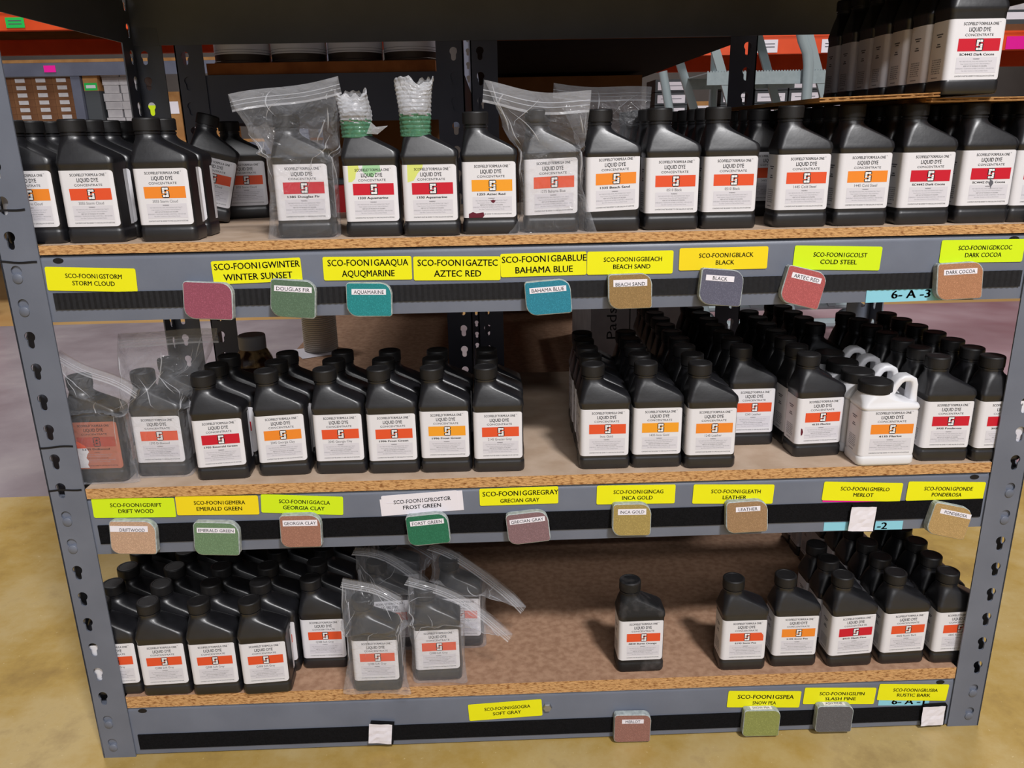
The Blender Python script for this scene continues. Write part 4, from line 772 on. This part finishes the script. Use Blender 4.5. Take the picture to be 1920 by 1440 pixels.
# ------------------------------------------------------------------ far racks across the aisle
def far_beam(x0, x1, y, z0, z1, label, cat='beam'):
    b = MB(); b.box((x0, y, z0), (x1, y+0.05, z1)); b.box((x0, y-0.002, z1-0.012), (x1, y, z1)); b.box((x0, y-0.002, z0), (x1, y, z0+0.012))
    return obj('rack_beam', b.mesh('rack_beam', ['orange']), None)
def pallet_rack(x0, x1, zs, label):
    t = thing('pallet_rack', label, 'rack', (0, 0, 0))
    for y in (3.26, 4.36):
        for x in (x0, x1-0.08):
            b = MB(); b.box((x, y, 0), (x+0.08, y+0.08, 2.4)); obj('upright', b.mesh('upright', ['orange']), t)
        for z0, z1 in zs:
            yy = y-0.05
            b = MB(); b.box((x0, yy, z0), (x1, yy+0.05, z1)); b.box((x0, yy-0.003, z1-0.01), (x1, yy, z1)); obj('beam', b.mesh('beam', ['orange']), t)
        for z0, z1 in zs:
            if y < 4:
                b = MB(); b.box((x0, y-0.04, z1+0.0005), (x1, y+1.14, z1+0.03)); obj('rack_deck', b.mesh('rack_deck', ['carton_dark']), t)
    return t
pallet_rack(-3.8, -0.45, ((1.317, 1.40),), 'orange pallet rack seen at top left across the aisle')
pallet_rack(0.06, 3.6, ((1.158, 1.245),), 'orange pallet rack seen at top right behind the ladder')
def sticker(name, x, y, z, w_, h, m, label, ln=0):
    b = MB(); b.box((-w_/2, -0.001, -h/2), (w_/2, 0, h/2))
    for k in range(ln): b.rect(-w_*0.36, w_*0.36, h*0.14-0.014*k, h*0.14-0.014*k+0.004, -0.0015, 1)
    o = obj(name, b.mesh(name, [m, 'ink2'])); o.location = (x, y, z); return tag(o, label, 'tag')
sticker('rack_tag', -2.24, 3.2065, 1.350, 0.085, 0.045, 'green_label', 'bright green tag on the orange beam at top left', 2)
sticker('rack_tag', 1.302, 3.2065, 1.193, 0.10, 0.058, 'paper', 'white tag on the orange beam behind the ladder rails', 2)
sticker('rack_tag', 1.625, 3.2065, 1.190, 0.118, 0.060, 'paper', 'white tag on the orange beam right of the ladder', 2)
sticker('rack_tag', 2.52, 3.2065, 1.190, 0.10, 0.058, 'pink', 'hot pink tag on the orange beam at the right edge')
def grey_shelf(x0, x1, zs, label, y0=3.25, y1=3.75, top=1.16):
    t = thing('steel_shelf', label, 'shelf', (0, 0, 0))
    for x in (x0, (x0+x1)/2, x1):
        for y in (y0, y1-0.03):
            b = MB(); b.box((x-0.022, y, 0), (x+0.022, y+0.03, zs[0]-0.0005 if len(zs) > 1 else 1.14)); obj('post', b.mesh('post', ['steel_shaded']), t)
    for z in zs:
        b = MB(); b.box((x0, y0, z), (x1, y1, z+0.014)); obj('shelf_deck', b.mesh('shelf_deck', ['cardboard']), t)
        b = MB(); b.box((x0, y0-0.005, z-0.06), (x1, y0-0.001, z-0.001)); obj('beam', b.mesh('beam', ['steel_shaded']), t)
    return t
grey_shelf(-3.1, -0.96, (1.178, 0.80), 'grey steel shelf with brown cartons at far left')
grey_shelf(0.62, 3.1, (0.80,), 'grey steel shelf with flat labelled boxes at far right')
sticker('rack_tag', -2.137, 3.2435, 1.150, 0.055, 0.030, 'pink', 'hot pink tag on the grey beam at top left')
GC = 'small brown cartons at far left'
for c in range(4):
    for r in range(9):
        x = -2.395+c*0.098; z = 0.8142+r*0.0335
        def lb(b, x0, x1, y, h): b.rect(-0.028, 0.018, h*0.3, h*0.85, y-0.001, 2); return ['carton_white']
        carton((x-0.0485, 3.27, z), (x+0.0485, 3.6, z+0.033), 'carton_dark', 'small brown carton, %s from the bottom of the %s' % (ORD[r], ('stack hidden by the left post', 'left visible stack', 'middle stack', 'stack beside the grey post')[c]), 'box', GC, lb)
GP = 'white packages stacked at far left'
for c in range(2):
    for r in range(9):
        x = -1.885+c*0.085; z = 0.8142+r*0.0375; w_ = 0.036+0.004*((r*7+c) % 3)
        carton((x-w_, 3.30, z), (x+w_, 3.5, z+0.036), 'carton_white', '%s white package in the %s white stack at far left' % (ORD[r], ('left', 'right')[c]), 'package', GP, name='package')
for k, (x, y, h) in enumerate(((-2.315, 2.9, 0.985), (-2.235, 2.9, 0.95), (-2.02, 2.9, 0.955), (-1.93, 2.9, 0.96), (-1.84, 2.9, 0.95))): pass
def glabel(b, x0, x1, y, h): b.rect(x0+0.005, x1-0.005, 0.002, 0.036, y-0.001, 2); b.rect(x0+0.012, x1-0.012, 0.012, 0.026, y-0.0015, 3); return ['green_label', 'paper']
carton((-2.004, 3.27, 1.050), (-1.934, 3.45, 1.140), 'cardboard', 'brown carton above a green tag at far left', extra=glabel)
carton((-2.004, 3.27, 0.8142), (-1.934, 3.45, 1.0495), 'grey_box', 'dark box under the green tagged carton at far left')
for k, x in enumerate((-1.70, -1.60, -1.50, -1.40)):
    def yl(b, x0, x1, y, h): b.rect(x0+0.01, x1-0.01, h*0.55, h*0.8, y-0.001, 2); return ['lime' if k % 2 == 0 else 'paper']
    carton((x-0.045, 3.28, 0.8142), (x+0.045, 3.55, 1.02+0.02*(k % 2)), ('carton_white', 'cardboard')[k % 2], '%s box seen through the gap between the posts, %s from the left' % (('pale', 'brown')[k % 2], ORD[k]), 'box', 'boxes behind the left posts', yl)
GF = 'flat grey boxes with white labels'
k = 0
for (xs, nr, zb) in (((0.86,), 4, 0.8142), ((1.19, 1.36, 1.53, 1.70), 4, 0.8142)):
    for x in xs:
        for r in range(nr):
            z = zb+r*0.061
            def wl_(b, x0, x1, y, h): b.rect(x0+0.012, x1-0.012, 0.008, h-0.012, y-0.001, 2); b.rect(x0+0.03, x1-0.03, h*0.45, h*0.52, y-0.0015, 3); return ['paper', 'ink3']
            carton((x-0.081, 3.27, z), (x+0.081, 3.5, z+0.058), 'grey_box', 'flat grey box, %s from the bottom in the %s' % (ORD[r], {0.86: 'stack left of the ladder', 1.19: 'first stack behind the ladder', 1.36: 'second stack behind the ladder', 1.53: 'third stack behind the ladder', 1.70: 'rightmost stack'}[x]), 'box', GF, wl_); k += 1
def whl(b, x0, x1, y, h): b.rect(x0+0.015, x1-0.03, h*0.35, h*0.85, y-0.001, 2); return ['paper']
carton((0.955, 3.27, 0.8142), (1.085, 3.45, 0.950), 'cardboard', 'brown carton with white label left of the ladder', extra=whl)
carton((2.40, 3.24, 1.2755), (2.70, 3.6, 1.34), 'grey_box', 'dark grey box on the orange beam at the right edge', extra=whl)
carton((2.42, 3.24, 1.3415), (2.68, 3.6, 1.41), 'carton_white', 'white carton on the dark grey box at the right edge')
b = MB(); b.lathe([(0.10, 0), (0.11, 0.01), (0.12, 0.3), (0.125, 0.32), (0.125, 0.33), (0.0001, 0.33)], 32); o = obj('waste_bin', b.mesh('waste_bin', ['red'], 40)); o.location = (-2.62, 3.0, 0); tag(o, 'red bin on the floor at the left edge beyond the post', 'bin')

# ------------------------------------------------------------------ rolling ladder in the right aisle
lad = thing('rolling_ladder', 'grey steel rolling warehouse ladder in the right aisle', 'ladder', (0, 0, 0))
def st(x_top, z_top, sl, y):
    b = MB(); b.bar((x_top-sl*(1.45-z_top), y, 1.45), (x_top+sl*(z_top-0.10), y, 0.10), 0.032, 0.014); obj('stringer', b.mesh('stringer', ['ladder']), lad)
for x, z, y in ((0.691, 1.038, 2.34), (0.749, 1.055, 2.06), (0.985, 1.129, 2.34), (1.061, 1.128, 2.06)): st(x, z, 0.37, y)
for k in range(5):
    z = 1.235-0.235*k; dx = 0.37*(1.0-z) 
    b = MB(); b.box((0.715+dx, 2.05, z), (1.135+dx, 2.35, z+0.004)); b.box((0.715+dx, 2.05, z-0.038), (1.135+dx, 2.054, z)); b.box((0.715+dx, 2.346, z-0.038), (1.135+dx, 2.35, z))
    n = 42
    for j in range(n): b.box((0.715+dx+j*0.01, 2.05, z+0.004), (0.720+dx+j*0.01, 2.053, z+0.008))
    obj('tread', b.mesh('tread', ['tread']), lad)
b = MB(); b.tube([(0.823, 2.36, 0.08), (0.823, 2.36, 1.5)], 0.016); obj('rail_tube', b.mesh('rail_tube', ['ladder'], 60), lad)
b = MB(); b.tube([(1.064, 2.03, 0.08), (1.064, 2.03, 0.95), (1.062, 2.03, 1.02), (1.055, 2.03, 1.06), (1.035, 2.03, 1.10), (0.93, 2.03, 1.42)], 0.018); obj('rail_tube', b.mesh('rail_tube', ['ladder'], 60), lad)
b = MB(); b.tube([(0.59, 2.2, 1.02), (0.66, 2.2, 0.70), (0.80, 2.2, 0.1)], 0.016); obj('rail_tube', b.mesh('rail_tube', ['ladder'], 60), lad)
b = MB(); b.tube([(0.80, 2.04, 0.1), (1.48, 2.04, 0.1), (1.48, 2.36, 0.1), (0.80, 2.36, 0.1), (0.80, 2.04, 0.1)], 0.018); obj('base_frame', b.mesh('base_frame', ['ladder'], 30), lad)
for x in (0.84, 1.44):
    for y in (2.04, 2.36):
        b = MB(); b.lathe([(0.0001, -0.012), (0.04, -0.012), (0.042, -0.006), (0.042, 0.006), (0.04, 0.012), (0.0001, 0.012)], 24, mtx=Matrix.Translation((x, y, 0.042)) @ Matrix.Rotation(math.pi/2, 4, 'X')); obj('caster', b.mesh('caster', ['grey_box'], 40), lad)
